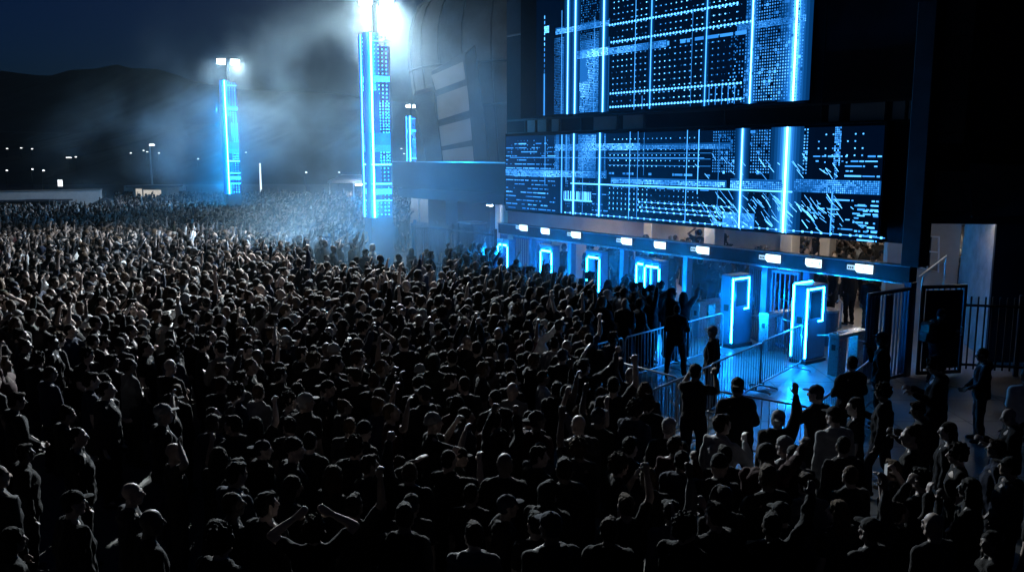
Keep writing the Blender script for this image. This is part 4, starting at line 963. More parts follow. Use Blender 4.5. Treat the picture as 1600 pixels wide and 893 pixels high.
def hair_mesh(kind):
    p = Prim()
    if kind in ('short', 'crop', 'curly', 'long', 'bun'):
        e = {'crop': .002, 'short': .008, 'curly': .024, 'long': .010, 'bun': .004}[kind]
        p.ell((0,-.024,.038), (.077+e,.091+e,.087+e), 20, 13); p.ell((0,-.055,-.020), (.068+e,.052+e,.062), 16, 9)
        if kind == 'short': p.ell((0,.045,.095), (.058,.038,.028))
        if kind == 'long':
            for k in range(-4, 5):
                a = k*.42; x, y = .080*math.sin(a), -.03-.065*math.cos(a); p.cap((x,y,.02), .034, (x*1.12,y-.012,-.12), .034, 8); p.cap((x*1.12,y-.012,-.12), .034, (x*1.05,y-.025,-.24-.03*math.cos(k*1.7)), .022, 8)
        if kind == 'bun': p.ell((0,-.075,.115), (.042,.042,.040))
        amp, f = {'crop': (.002,90), 'short': (.007,70), 'curly': (.020,75), 'long': (.007,50), 'bun': (.004,70)}[kind]
        return remesh(p, .009, 1, amp, f, len(kind), name='hair')
    if kind in ('cap', 'capback'):
        s = 1 if kind == 'cap' else -1
        p.ell((0,-.012,.052), (.087,.104,.080), 20, 11); p.ell((0,s*.125-.01,.043), (.070,.072,.0085), 16, 7); p.ell((0,-.012,.136), (.012,.012,.008)); p.ell((0,-.045,-.015), (.074,.062,.06))
        return remesh(p, .009, 1, .001, 40, 2, name='cap')
    if kind == 'beanie':
        p.ell((0,-.016,.055), (.088,.103,.092), 20, 11)
        for k in range(14): a0, a1 = k*2*PI/14, (k+1)*2*PI/14; p.cap((.080*math.cos(a0),-.014+.096*math.sin(a0),.030-.018*math.sin(-a0)), .019, (.080*math.cos(a1),-.014+.096*math.sin(a1),.030-.018*math.sin(-a1)), .019, 6)
        return remesh(p, .010, 1, .004, 60, 3, name='beanie')
    if kind == 'hood':
        p.ell((0,-.028,.030), (.098,.112,.108), 20, 11); p.ell((0,-.05,-.06), (.094,.088,.085), 16, 9)
        for k in range(12): a0, a1 = -.6+k*4.3/12, -.6+(k+1)*4.3/12; p.cap((.090*math.cos(a0),.045,.02+.10*math.sin(a0)), .018, (.090*math.cos(a1),.045,.02+.10*math.sin(a1)), .018, 6)
        return remesh(p, .012, 2, .007, 35, 4, name='hood')
HAIR = {k: hair_mesh(k) for k in ('crop','short','curly','long','bun','cap','capback','beanie','hood')}
HAIRNAME = dict(crop='hair', short='hair', curly='hair', long='hair', bun='hair', cap='cap', capback='cap', beanie='beanie', hood='hood')
SPEC = [  # right arm, left arm, garment, girth, legs, head yaw, head pitch, words for the pose
    ('down','down','tee',1.0,'stand',0,-4,'arms down'), ('down','down','hoodie',1.05,'stand',18,0,'arms down'), ('down','pocket','jacket',1.08,'stand',-15,2,'arms down'), ('pocket','pocket','hoodie',1.0,'wide',-22,6,'hands at pockets'),
    ('cross','cross','tee',1.05,'stand',8,0,'arms folded'), ('cross','cross','jacket',1.1,'wide',-10,2,'arms folded'), ('front','front','hoodie',.98,'stand',0,-10,'hands in front'), ('front','down','tee',.92,'stand',25,0,'one hand forward'),
    ('upfist','down','tee',1.0,'stand',5,8,'right arm raised'), ('up','down','hoodie',1.05,'stand',0,8,'right arm raised'), ('down','up','tee',.95,'stand',-8,8,'left arm raised'), ('down','upfist','hoodie',1.0,'stand',10,8,'left arm raised'),
    ('updiag','down','jacket',1.0,'stand',0,6,'right arm stretched'), ('down','updiag','tee',1.0,'stand',-5,6,'left arm stretched'), ('film','film','tee',1.0,'stand',0,2,'hands before face'), ('high','high','hoodie',1.0,'stand',0,8,'both hands high'),
    ('bent','bent','tee',.98,'stand',0,8,'both arms up'), ('face','down','jacket',1.0,'stand',-12,0,'hand at face'), ('down','face','tee',.94,'stand',20,0,'hand at face'), ('headtop','down','tee',1.0,'stand',10,4,'hand on head'),
    ('low','low','hoodie',1.02,'stand',0,-16,'looking at hands'), ('low','down','jacket',1.04,'walk',0,-6,'walking'), ('down','down','tee',1.12,'wide',-30,0,'arms down'), ('down','down','jacket',1.02,'stand',35,4,'arms down'),
    ('headtop','headtop','tee',1.0,'stand',0,10,'hands on head'), ('point','down','hoodie',1.0,'stand',0,4,'arm pointing ahead')]
VAR = [person_meshes(i, *s[:7]) for i, s in enumerate(SPEC)]
for v in VAR:
    v['body'].materials.append(M['skin']); v['top'].materials.append(M['cloth']); v['trousers'].materials.append(M['cloth'])
    for s_ in v['shoes']: s_.materials.append(M['black'])
for k, h in HAIR.items(): h.materials.append(M['hairm'] if HAIRNAME[k] == 'hair' else M['cloth'])

SKIN = [tuple(.45*sum(c)/3 + .55*x for x in c) for c in [(.38,.255,.195),(.32,.21,.155),(.27,.17,.125),(.20,.125,.09),(.13,.08,.058),(.08,.05,.038),(.42,.30,.235)]]
HCOL = [(.008,.007,.006),(.012,.009,.007),(.024,.015,.010),(.055,.036,.022),(.006,.006,.006)]
TOPS = [('black',(.008,.008,.009),62),('charcoal',(.022,.022,.024),14),('navy',(.010,.014,.030),9),('dark green',(.014,.018,.013),4),('maroon',(.030,.009,.010),3),('grey',(.10,.10,.104),4),('pale grey',(.26,.26,.27),2.5),('white',(.50,.50,.49),1.5)]
TW_ = [t[2] for t in TOPS]
HEADS = [('short','short dark hair',26),('crop','cropped hair',22),('curly','curly hair',9),('long','long hair',16),('bun','hair tied up',5),('cap','a cap',10),('capback','a backward cap',3),('beanie','a beanie',5),('hood','hood up',4),('bald','shaved head',5)]
HW = [h[2] for h in HEADS]
HWORD = {h[0]: h[1] for h in HEADS}
persons = []            # everyone who is a thing
def choose_look(r):
    t = r.choices(TOPS, TW_)[0]; h = r.choices(HEADS, HW)[0]
    return t, h
def add_person(P, rot, vid, t, head, r, scale=None, shoes=False, label=None, z=0.006):
    v = VAR[vid]; s = scale or min(1.13, max(.92, r.gauss(1.045, .045))) * (.965 if head in ('long','bun') else 1.0)
    if head == 'hood' and v['garment'] != 'hoodie': head = 'beanie'
    o = bpy.data.objects.new('person', v['body']); COL.objects.link(o); sk = r.choice(SKIN); o.color = (*sk, 1)
    o.location = (float(P[0]), float(P[1]), z); o.rotation_euler = (0, 0, rot); o.scale = (s, s, s)
    def kid(nm, me, col, mat=None):
        c = bpy.data.objects.new(nm, me); COL.objects.link(c); c.parent = o; c.color = (*col, 1)
        if mat is not None: c.matrix_local = mat
        return c
    j = r.uniform(.8, 1.25); tc = tuple(min(.7, x*j) for x in t[1])
    kid({'tee': 't_shirt', 'hoodie': 'hoodie', 'jacket': 'jacket'}[v['garment']], v['top'], tc)
    kid('trousers', v['trousers'], r.choice([(.008,.008,.010),(.012,.015,.026),(.016,.016,.018),(.03,.03,.028)]))
    if head != 'bald':
        hc = r.choice(HCOL) if HAIRNAME[head] == 'hair' else (tc if head == 'hood' else r.choice([(.010,.010,.011),(.014,.018,.03),(.012,.012,.012),(.008,.008,.008),(.02,.02,.02),(.20,.20,.20)]))
        kid(HAIRNAME[head], HAIR[head], hc, v['T'].matrix())
    if shoes:
        for sm in v['shoes']: kid('shoe', sm, (.02,.02,.02))
    persons.append(dict(o=o, P=np.array([P[0], P[1]]), vid=vid, top=t[0], garment=v['garment'], head=head, label=label, s=s, rot=rot))
    return o
# ================================================================== who stands where
R6 = random.Random(5)
def at_head(px, py, h=1.72): p = Pz(px, py, h); return p
D2R = math.radians
VI = {}
TOPD = {t[0]: t for t in TOPS}
# by hand: (x, y of the head top or feet, 'h'/'f', rot in degrees, variant, top, head, label)
HAND = [
 (1055,590,'f',-15,5,'black','crop','big person in black jacket standing inside the barriers, back turned, arms folded'),
 (1110,640,'f',62,2,'black','cap','person in a cap and dark jacket standing sideways between the barrier rows'),
 (1325,507,'f',20,2,'black','short','person in black inside the concourse, left of two beyond the turnstile'),
 (1356,521,'f',-25,1,'black','short','person in black inside the concourse, right of two beyond the turnstile'),
 (1380,533,'h',62,17,'black','cap','guard in a cap beside the right lane barrier, hand at chest'),
 (1332,570,'h',8,5,'black','crop','broad person in black at the right lane barrier, back turned'),
 (1277,622,'h',32,18,'black','cap','person in a cap at the corner where two barriers meet'),
 (1338,636,'h',66,7,'black','long','person with long hair right of the barrier corner, facing left'),
 (1383,607,'h',58,21,'black','curly','tall dark person striding left across the open ground, hand forward'),
 (1527,690,'f',70,6,'black','crop','dark person standing with legs apart before the right bar fence'),
 (1460,600,'f',-70,20,'black','cap','person bent forward with a backpack beside the dark gate leaf'),
 (1466,583,'h',70,20,'black','curly','person with curly hair looking down at hands, right of the walker'),
 (1441,630,'h',66,20,'charcoal','short','person in dark hoodie looking at a phone, next to the walker'),
 (1484,660,'h',60,1,'black','long','person with long hair standing among those right of the walker'),
 (1584,637,'h',72,20,'black','bald','shaven-headed person at the right edge holding something in front'),
 (1518,757,'h',55,17,'black','long','long-haired person at lower right, hand at the face'),
 (1580,720,'h',75,3,'charcoal','cap','person in a pale cap at the right edge of the picture'),
 (1441,745,'h',40,14,'black','short','person at lower right lifting both hands to film'),
 (1462,822,'h',20,0,'charcoal','bald','shaven-headed person seen from behind at lower right'),
 (1552,812,'h',75,23,'black','long','long-haired person facing left near the lower right corner'),
 (1398,720,'h',55,22,'black','short',None), (1500,700,'h',70,0,'black','curly',None), (1560,690,'h',68,2,'navy','short',None), (1425,690,'h',62,7,'black','bun',None),
 (1305,655,'h',10,1,'pale grey','cap','person in a pale grey hoodie and cap near the barrier corner, back turned'),
 (1262,757,'h',4,0,'grey','short','broad person in a grey T-shirt at lower right, back turned'),
 (1330,733,'h',15,2,'black','crop',None), (1228,700,'h',12,1,'grey','capback',None), (1312,785,'h',20,7,'charcoal','long',None), (1242,710,'h',8,2,'black','cap',None), (1200,760,'h',10,5,'black','short',None),
 (1152,617,'h',-6,5,'black','capback','broad person in a backward cap leaning at the nearest barrier'),
 (1216,652,'h',-10,9,'black','capback','person in black raising a fist in front of the nearest barrier'),
 (1086,588,'h',-30,14,'black','cap','person in a brimmed cap filming with both hands beside the nearest barrier'),
 (1133,700,'h',-6,1,'black','short',None), (1045,668,'h',-10,2,'black','cap',None),
 (985,583,'h',-25,11,'charcoal','bald','shaven-headed person with left arm raised before the edge-on barrier'), (1008,602,'h',-20,0,'charcoal','long',None), (1012,625,'h',-15,5,'black','curly',None),
 (1050,788,'h',12,9,'grey','cap','person in a grey hoodie and cap raising a long sleeved arm at lower centre'),
 (978,778,'h',10,8,'black','short','person in black T-shirt raising one bare arm left of the grey hoodie'),
 (545,655,'h',-8,0,'charcoal','short','broad person in charcoal T-shirt at lower left centre, back turned'),
 (862,846,'h',15,1,'charcoal','cap','person in a cap at the bottom edge, right of centre'),
 (741,832,'h',-5,1,'grey','short','person in a grey hoodie at the bottom edge, left of centre'),
 (952,822,'h',-8,2,'black','short',None), (735,757,'h',-10,0,'black','crop',None), (632,812,'h',-12,1,'black','short',None), (232,831,'h',-50,0,'black','bald','shaven-headed person near the bottom left corner'),
 (112,793,'h',-38,2,'black','cap','person in a cap near the bottom left corner, facing right'), (205,770,'h',-60,3,'charcoal','bald',None), (368,723,'h',-50,1,'black','short',None), (362,790,'h',-45,2,'black','crop',None), (452,745,'h',-55,6,'black','long',None),
 (520,740,'h',-45,7,'black','long',None), (553,780,'h',-20,8,'black','short','person in black T-shirt bending one bare arm above the head, bottom left of centre'), (640,735,'h',-10,11,'black','crop',None), (882,742,'h',8,5,'black','short',None), (788,735,'h',-6,2,'black','bald',None),
 (843,512,'h',-75,12,'white','short','person in a white top stretching an arm sideways in the middle of the crowd'),
 (885,545,'h',-18,2,'black','bald','shaven-headed person in black at the left end of the back barrier row'),
 (870,600,'h',-10,9,'black','short',None), (905,700,'h',0,10,'charcoal','curly',None), (800,610,'h',-15,0,'grey','bald',None),
 (160,590,'h',-60,7,'pale grey','long','long-haired person in a pale top at the left among darker people'), (140,600,'h',-55,0,'navy','short',None), (100,640,'h',-58,6,'black','bun',None), (255,660,'h',-60,3,'black','cap',None), (270,700,'h',-60,19,'charcoal','bald',None),
 (35,690,'h',-60,1,'black','short',None), (120,680,'h',-62,2,'black','crop',None), (15,830,'h',-50,0,'black','long',None), (345,860,'h',-30,1,'black','curly',None), (415,800,'h',-30,2,'black','short',None),
]
spots = []
def free(p, dmin):
    for q in spots:
        if abs(q[0]-p[0]) < dmin and abs(q[1]-p[1]) < dmin and (q[0]-p[0])**2 + (q[1]-p[1])**2 < dmin*dmin: return False
    return True
for px, py, how, rot, vid, top, head, lab in HAND:
    P = Pz(px, py, 0) if how == 'f' else at_head(px, py)
    t = TOPD[top]; P = P[:2]
    inside = (how == 'f')
    right = px > 1240 and py < 760
    add_person(P, D2R(rot), vid, t, head, R6, 1.0 if inside else None, shoes=inside or right or px < 420, label=lab); spots.append((P[0], P[1]))
BAR = [(Pz(880,552,1.1), Pz(1129,489,1.1)), (Pz(936,558,1.1), Pz(1060,591,1.1)), (Pz(1010,614,1.1), Pz(1253,507,1.1)), (Pz(1063,601,1.1), Pz(1268,637,1.1)), (Pz(1281,627,1.1), Pz(1374,551,1.1)), (Pz(578,425,1.1), Pz(640,418,1.1)), (Pz(652,416,1.1), Pz(716,408,1.1))]
def segd(p, a, b):
    a, b = a[:2], b[:2]; d = b-a; t = max(0, min(1, ((p-a)@d)/(d@d))); return np.linalg.norm(p-a-t*d)
def inpoly(p, poly):
    c = False; j = len(poly)-1
    for i in range(len(poly)):
        a, b = poly[i], poly[j]
        if (a[1] > p[1]) != (b[1] > p[1]) and p[0] < (b[0]-a[0])*(p[1]-a[1])/(b[1]-a[1]) + a[0]: c = not c
        j = i
    return c
b1a, b1b = BAR[0]; b3a, b3b = BAR[2]; b4a, b4b = BAR[3]; b5a, b5b = BAR[4]
LANES = [q[:2] for q in (b1a, b1b, FW(-4.2,-1.2), FW(0.2,-1.2), b5b, b5a, b4b, b4a, b3a, BAR[1][0])]      # kept free of the crowd
# open ground at the right where single people stand
OPEN = [Pz(*q)[:2] for q in ((1290,640),(1420,560),(1700,560),(1700,700),(1600,735),(1500,800),(1440,893),(1370,893),(1345,760))]
VIS = [(890,550),(1118,484),(1122,410),(1430,400),(1430,600),(1300,655),(1240,688),(1180,684),(1100,662),(1035,648),(945,600)]     # barriers, lanes and gates stay in view
def dens(p):
    """people per square metre at a ground point, 0 where nobody stands"""
    x, y = p
    l = FL((x, y, 0))
    if y < 7.6 or y > 80: return 0
    if l[1] > -.9 and l[0] > -17: return 0
    if l[0] < -16.5 and l[1] > -1.3 and l[0] > -23.4: return 0
    if x > -.0 and l[1] > -.9: return 0
    if inpoly(p, LANES) or inpoly(p, OPEN): return 0
    for a, b in BAR:
        if segd(np.array(p), a, b) < .36: return 0
    px, py = proj((x, y, 1.6))
    if px < -60 or px > 1680: return 0
    if inpoly(np.array(proj((x, y, 1.74))), VIS): return 0
    hx, hy = proj((x, y, 1.9))
    if 775 < hx < 1125 and hy < 404 + (hx-790)*.15: return 0
    for T_ in (T2, T1):
        if (x-T_[0])**2 + (y-T_[1])**2 < (1.5 if T_ is T2 else 1.3)**2: return 0
    if y > 33 and px > (560 if y < 47 else 636): return 0                     # right edge beyond the tall tower
    if y > 33 and px > 480 and y < 47: return 1.2
    if y > 62 and px < 180: return 0
    d = 3.3 if y > 14 else 2.7
    if 480 < px < 700 and 350 < py < 425: d = .55                     # thin smoke-filled ground round the tall tower
    if px < 330 and py > 560: d = .42 if py > 640 else 1.3           # lit gaps at lower left
    if px > 1280: d = 1.5 if py > 700 else .6
    if y > 55: d = 2.6
    return d
target = FW(-5, 3)[:2]
cand = []
cells = {}
def near(p, dmin):
    c = (int(p[0]//.8), int(p[1]//.8))
    for i in (-1,0,1):
        for j in (-1,0,1):
            for q in cells.get((c[0]+i, c[1]+j), ()):
                if (q[0]-p[0])**2 + (q[1]-p[1])**2 < dmin*dmin: return True
    return False
def putcell(p): cells.setdefault((int(p[0]//.8), int(p[1]//.8)), []).append(p)
for s_ in spots: putcell(s_)
y = 7.6
allp = []
NTRY = 120000
for _ in range(NTRY):
    yy = math.sqrt(R6.uniform(7.6**2, 80**2)); xx = R6.uniform(-.65*yy - 1, min(.62*yy + .5, 12))
    d = dens((xx, yy))
    if d <= 0: continue
    dm = .80/math.sqrt(d)
    if near((xx, yy), dm): continue
    putcell((xx, yy)); allp.append((xx, yy))
allp.sort(key=lambda p: p[0]**2 + p[1]**2)
def facing(p, r):
    d = target - np.array(p); a = math.atan2(-d[0], d[1])
    if p[1] > 26: a = a*.75
    return a + D2R(r.gauss(0, 32))
ARMSUP = [8,9,10,11,12,13,14,15,16,25,24,19]; ARMSDN = [0,1,2,3,4,5,6,7,17,18,20,22,23]
def pick_var(r, up=.13):
    return r.choice(ARMSUP) if r.random() < up else r.choice(ARMSDN)
TOTAL = 300
rest = []
for p in allp:
    px, py = proj((p[0], p[1], 1.75)); px2, py2 = proj((p[0], p[1], 1.2))
    if len(persons) < TOTAL and 8 < px < 1592 and py < 872:
        t, h = choose_look(R6)
        add_person(p, facing(p, R6), pick_var(R6, .22), t, h[0], R6, shoes=(px < 330 and py > 560) or px > 1300)
    else: rest.append(p)
print('persons', len(persons), 'rest', len(rest))

# ------------------------------------------------------------------ the rest of the crowd as one mesh
LODV = [0,1,2,3,5,7,8,9,10,11,12,13,14,15,16,19,24,25]
def arrays(me, M_=None):
    n = len(me.vertices); P = np.zeros(n*3, np.float32); me.vertices.foreach_get('co', P); P = P.reshape(-1,3)
    me.calc_loop_triangles(); m = len(me.loop_triangles); T_ = np.zeros(m*3, np.int32); me.loop_triangles.foreach_get('vertices', T_)
    if M_ is not None: A_ = np.array(M_); P = P @ A_[:3,:3].T.astype(np.float32) + A_[:3,3].astype(np.float32)
    return P, T_.reshape(-1,3)
def lod(target):
    hb = {k: arrays(decimate(h, target[3])) for k, h in HAIR.items()}
    out = {}
    for vi in LODV:
        v = VAR[vi]; out[vi] = [arrays(decimate(v['body'], target[0])), arrays(decimate(v['top'], target[1])), arrays(decimate(v['trousers'], target[2])), v['T'].matrix()]
    return hb, out
LOD1 = lod((900, 420, 150, 120)); LOD2 = lod((330, 130, 50, 44))
vs, ts, cs = [], [], []; base = 0
LU = [i for i in ARMSUP if i in LODV]; LDN = [i for i in ARMSDN if i in LODV]
def emit(p, rot, vi, t, head, r, L, z=.004, s=None):
    global base
    hb, out = L; s = s or r.gauss(1.075, .045); c, sn = math.cos(rot)*s, math.sin(rot)*s
    Rm = np.array([[c,-sn,0],[sn,c,0],[0,0,s]], np.float32); off_ = np.array([p[0], p[1], z], np.float32)
    b, tp, tr, hm = out[vi]; j = r.uniform(.8, 1.3)
    tc = tuple(min(.7, x*j) for x in t[1]); parts_ = [(b, r.choice(SKIN)), (tp, tc), (tr, r.choice([(.008,.008,.010),(.012,.015,.026),(.016,.016,.018)]))]
    if head != 'bald':
        P, T_ = hb[head]; A_ = np.array(hm).astype(np.float32)
        parts_.append(((P @ A_[:3,:3].T + A_[:3,3], T_), r.choice(HCOL) if HAIRNAME[head] == 'hair' else (tc if head == 'hood' else r.choice([(.010,.010,.011),(.014,.018,.03),(.01,.01,.01),(.24,.24,.24)]))))
    for (P, T_), col in parts_:
        vs.append(P @ Rm.T + off_); ts.append(T_ + base); cs.append(np.tile(np.array([*col, 1], np.float32), (len(P), 1))); base += len(P)
for p in rest:
    d = math.hypot(*p); t, h = choose_look(R6)
    if d > 30 and R6.random() < .035: t = TOPD[R6.choice(['pale grey','white','grey'])]
    vi = R6.choice(LU) if R6.random() < (.26 if d < 30 else .28) else R6.choice(LDN)
    emit(p, facing(p, R6), vi, t, h[0], R6, LOD1 if d < 34 else LOD2)
# people inside the concourse
for _ in range(420):
    lx = R6.uniform(-15.6, -1.2); ly = R6.uniform(1.2, 17.5)
    if ly < 5 and R6.random() < .35: continue
    if lx > -4.9 and ly < 6.2: continue
    if lx > -6.4 and ly < 2.2: continue
    p = FW(lx, ly)[:2]
    if near(p, .5): continue
    putcell(p); t, h = choose_look(R6)
    emit(p, FROT + D2R(R6.uniform(-180, 180)), R6.choice(LU) if R6.random() < .2 else R6.choice(LDN), t, h[0], R6, LOD1, z=.01)
vs = np.concatenate(vs); ts = np.concatenate(ts); cs = np.concatenate(cs)
me = bpy.data.meshes.new('crowd'); me.vertices.add(len(vs)); me.vertices.foreach_set('co', vs.astype(np.float32).ravel())
me.loops.add(len(ts)*3); me.loops.foreach_set('vertex_index', ts.astype(np.int32).ravel()); me.polygons.add(len(ts)); me.polygons.foreach_set('loop_start', np.arange(0, len(ts)*3, 3, dtype=np.int32))
me.polygons.foreach_set('use_smooth', np.ones(len(ts), bool)); me.update(calc_edges=True)
at = me.color_attributes.new('tint', 'FLOAT_COLOR', 'POINT'); at.data.foreach_set('color', cs.ravel()); me.materials.append(M['crowd'])
co = bpy.data.objects.new('crowd', me); COL.objects.link(co); tag(co, 'packed dark crowd filling the forecourt behind the nearer people', 'crowd', None, 'stuff')
print('crowd verts', len(vs), 'tris', len(ts))

# ------------------------------------------------------------------ things people hold or carry
def held_phone(idx, label):
    d = persons[idx]; o = d['o']; v = VAR[d['vid']]; wr = v['wr']; c = (wr[0] + wr[1])/2 if d['vid'] in (14, 15, 20) else wr[0]
    c = v3(*c) + v3(0, .05, .09 if d['vid'] != 20 else .02); Mw = Matrix.Translation(o.location) @ Matrix.Rotation(d['rot'], 4, 'Z') @ Matrix.Scale(d['s'], 4)
    P = Mw @ Vector(c.tolist()); t = thing('phone', label, 'phone', P, d['rot'], 'phones held up in the crowd')
    m = MB(); m.bbox(-.038,.038,-.005,.005,-.078,.078,.003); m.build('case', M['black'], t); m = MB(); m.box(-.034,.034,-.0075,-.0055,-.072,.072); m.build('screen', M['phone'], t)
for i, d in enumerate(persons):
    if d['label'] and 'at lower right lifting both hands' in d['label']: held_phone(i, 'lit phone held up by the person filming at lower right')
    if d['label'] and 'looking at a phone, next to the walker' in d['label']: held_phone(i, 'lit phone in the hands of the hoodie wearer next to the walker')
    if d['label'] and 'with a backpack' in d['label']:
        o = d['o']; t = thing('backpack', 'bulky black backpack on the bent person beside the dark gate leaf', 'backpack', o.location + Vector((0,0,1.05)), d['rot'])
        m = MB(); m.bbox(-.17,.17,-.40,-.16,-.05,.42,.05); m.build('bag', M['black'], t); m = MB(); m.bbox(-.13,.13,-.46,-.402,-.02,.2,.02); m.build('front_pocket', M['black'], t)
        for s in (-1,1): m = MB(); m.tube([(s*.11,-.15,.38),(s*.12,-.02,.46),(s*.13,.15,.32),(s*.14,.14,.1),(s*.13,-.14,.0)], .02, 6); m.build('strap', M['black'], t)

# ------------------------------------------------------------------ a label for each of them that no other shares
GW = dict(tee='T-shirt', hoodie='hoodie', jacket='jacket')
for d in persons:
    d['px'], d['py'] = proj((d['P'][0], d['P'][1], 1.5))
    side = 'left' if d['px'] < 480 else ('middle' if d['px'] < 1000 else 'right')
    d['base'] = 'person in %s %s, %s, %s' % (d['top'], GW[d['garment']], HWORD[d['head']] if not (d['head'] == 'hood' and d['garment'] != 'hoodie') else 'a beanie', SPEC[d['vid']][7])
seen = {}
for d in persons:
    if not d['label']: seen.setdefault(d['base'], []).append(d)
for b, L_ in seen.items():
    L_.sort(key=lambda d: d['px'])
    for i, d in enumerate(L_):
        if len(L_) == 1: d['label'] = b; continue
        w_ = 'left of two such' if len(L_) == 2 and i == 0 else ('right of two such' if len(L_) == 2 else '%s of %s from left' % (ordn[i], ['','','','three','four','five','six','seven','eight','nine','ten','eleven','twelve','thirteen','fourteen','fifteen'][min(len(L_), 15)]))
        d['label'] = b + ', ' + w_
for d in persons: tag(d['o'], d['label'], 'person', 'people in the nearer crowd')
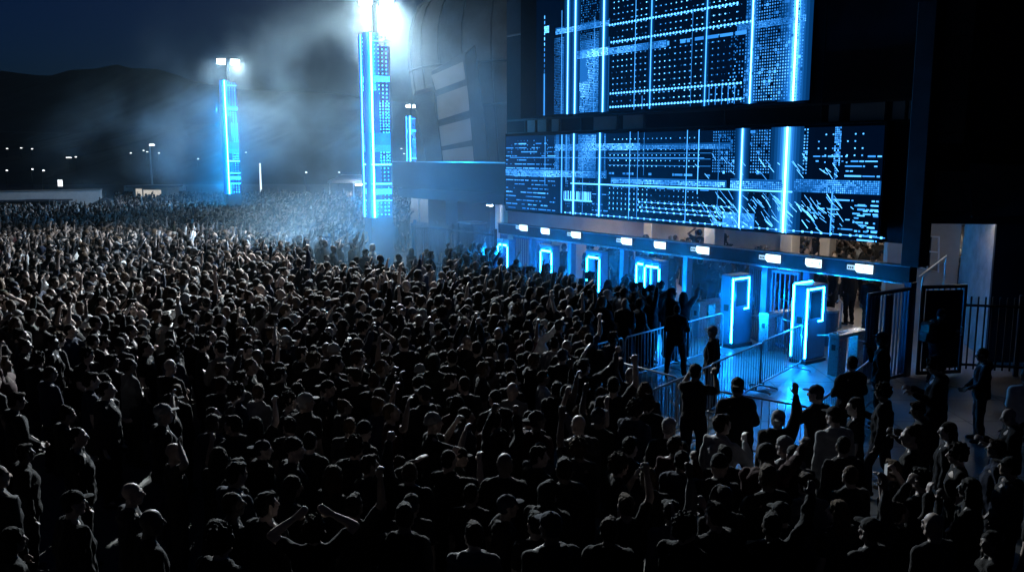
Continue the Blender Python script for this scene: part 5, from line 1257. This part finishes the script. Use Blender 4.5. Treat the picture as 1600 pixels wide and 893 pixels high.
# ================================================================== drifting smoke between the towers
def smoke_mat():
    m = bpy.data.materials.new('drifting smoke'); m.use_nodes = True; nt = m.node_tree; nt.nodes.clear()
    out = nt.nodes.new('ShaderNodeOutputMaterial'); pv_ = nt.nodes.new('ShaderNodeVolumePrincipled'); nt.links.new(pv_.outputs[0], out.inputs['Volume'])
    pv_.inputs['Color'].default_value = (.60,.86,1.0,1); pv_.inputs['Anisotropy'].default_value = .25
    geo = nt.nodes.new('ShaderNodeNewGeometry')
    def nd(t, **k): return N(nt, t, **k)
    warp = nd('ShaderNodeTexNoise', Scale=.16, Detail=2.0); nt.links.new(geo.outputs['Position'], warp.inputs['Vector'])
    ws = nd('ShaderNodeVectorMath', operation='SCALE'); ws.inputs['Scale'].default_value = 5.0; nt.links.new(warp.outputs['Color'], ws.inputs[0])
    pa = nd('ShaderNodeVectorMath', operation='ADD'); nt.links.new(geo.outputs['Position'], pa.inputs[0]); nt.links.new(ws.outputs[0], pa.inputs[1])
    no = nd('ShaderNodeTexNoise', Scale=.22, Detail=4.5, Roughness=.55); nt.links.new(pa.outputs[0], no.inputs['Vector'])
    mr = nd('ShaderNodeMapRange'); mr.interpolation_type = 'SMOOTHSTEP'; mr.inputs['From Min'].default_value = .48; mr.inputs['From Max'].default_value = .63; nt.links.new(no.outputs['Fac'], mr.inputs['Value'])
    total = None
    for c, r, k in PUFFS:
        s = nd('ShaderNodeVectorMath', operation='SUBTRACT'); nt.links.new(geo.outputs['Position'], s.inputs[0]); s.inputs[1].default_value = c
        d = nd('ShaderNodeVectorMath', operation='DIVIDE'); nt.links.new(s.outputs[0], d.inputs[0]); d.inputs[1].default_value = r
        l = nd('ShaderNodeVectorMath', operation='LENGTH'); nt.links.new(d.outputs[0], l.inputs[0])
        f = nd('ShaderNodeMapRange'); f.interpolation_type = 'SMOOTHSTEP'; f.inputs['From Min'].default_value = 1.0; f.inputs['From Max'].default_value = .0; f.inputs['To Max'].default_value = k
        nt.links.new(l.outputs['Value'], f.inputs['Value'])
        if total is None: total = f.outputs['Result']
        else:
            a = nd('ShaderNodeMath', operation='ADD'); nt.links.new(total, a.inputs[0]); nt.links.new(f.outputs['Result'], a.inputs[1]); total = a.outputs[0]
    nb = nd('ShaderNodeMath', operation='ADD'); nb.inputs[1].default_value = .03; nt.links.new(mr.outputs['Result'], nb.inputs[0])
    mu = nd('ShaderNodeMath', operation='MULTIPLY'); nt.links.new(nb.outputs[0], mu.inputs[0]); nt.links.new(total, mu.inputs[1])
    b = nd('ShaderNodeMath', operation='ADD'); b.inputs[1].default_value = SMOKE_BASE; 
    soft = None
    for c, r, k in SOFT:
        s = nd('ShaderNodeVectorMath', operation='SUBTRACT'); nt.links.new(geo.outputs['Position'], s.inputs[0]); s.inputs[1].default_value = c
        d = nd('ShaderNodeVectorMath', operation='DIVIDE'); nt.links.new(s.outputs[0], d.inputs[0]); d.inputs[1].default_value = r
        l = nd('ShaderNodeVectorMath', operation='LENGTH'); nt.links.new(d.outputs[0], l.inputs[0])
        f = nd('ShaderNodeMapRange'); f.interpolation_type = 'SMOOTHSTEP'; f.inputs['From Min'].default_value = 1.0; f.inputs['From Max'].default_value = .0; f.inputs['To Max'].default_value = k
        nt.links.new(l.outputs['Value'], f.inputs['Value'])
        if soft is None: soft = f.outputs['Result']
        else:
            a = nd('ShaderNodeMath', operation='ADD'); nt.links.new(soft, a.inputs[0]); nt.links.new(f.outputs['Result'], a.inputs[1]); soft = a.outputs[0]
    sm = nd('ShaderNodeMath', operation='ADD'); nt.links.new(mu.outputs[0], sm.inputs[0]); nt.links.new(soft, sm.inputs[1])
    nt.links.new(sm.outputs[0], b.inputs[0])
    nt.links.new(b.outputs[0], pv_.inputs['Density']); return m
SMOKE_BASE = .00018
PUFFS = [((T2[0]-5.5, T2[1]+4, 8.0), (8.0, 8, 6.0), .042), ((-15, 48, 6.0), (8.5, 10, 6.0), .040), ((T1[0]-4.5, T1[1]+1, 5.5), (11, 9, 7), .085), ((T1[0]+4, T1[1]-1, 5.0), (8, 8, 6), .055), ((T2[0]+.5, T2[1]-2.5, 1.2), (7, 6, 3.4), .09), ((T2[0]+2.5, T2[1]-3.5, 8), (5, 4.5, 5), .028), ((-2.5, 39, 7), (5, 5, 6), .06), ((-1.0, 33.5, 2.6), (6.5, 5.5, 4), .04), ((3.0, 27, 2.2), (6, 6, 3), .02), ((-10, 38, 1.6), (9, 8, 3.2), .045), ((-3.5, 43, 9), (6.5, 6, 7), .11)]
SOFT = [((-3.5, 43, 8.5), (5, 6, 7), .012), ((-1.5, 33, 2.4), (8, 6, 4.5), .026), ((5, 24, 2.0), (6.5, 6.5, 3.2), .014), ((T1[0], T1[1]-.5, 4.6), (5.2, 5.2, 6.5), .036), ((T2[0]-.5, T2[1]-1, 4.2), (3.6, 3.6, 5.6), .016), ((3, 26.5, 6), (9, 8, 5), .004), ((T2[0], T2[1]-.6, 11.3), (2.4, 2.4, 2.2), .003), ((T1[0], T1[1]-.6, 11), (2.4, 2.4, 2.2), .06)]
m = MB(); m.box(-48, 9, 21.5, 84, .05, 14.6)
o = m.build('smoke', smoke_mat()); tag(o, 'pale drifting smoke between the blue light towers and over the far crowd', 'smoke', None, 'stuff')
cy.volume_step_rate = 2.5; cy.volume_max_steps = 128
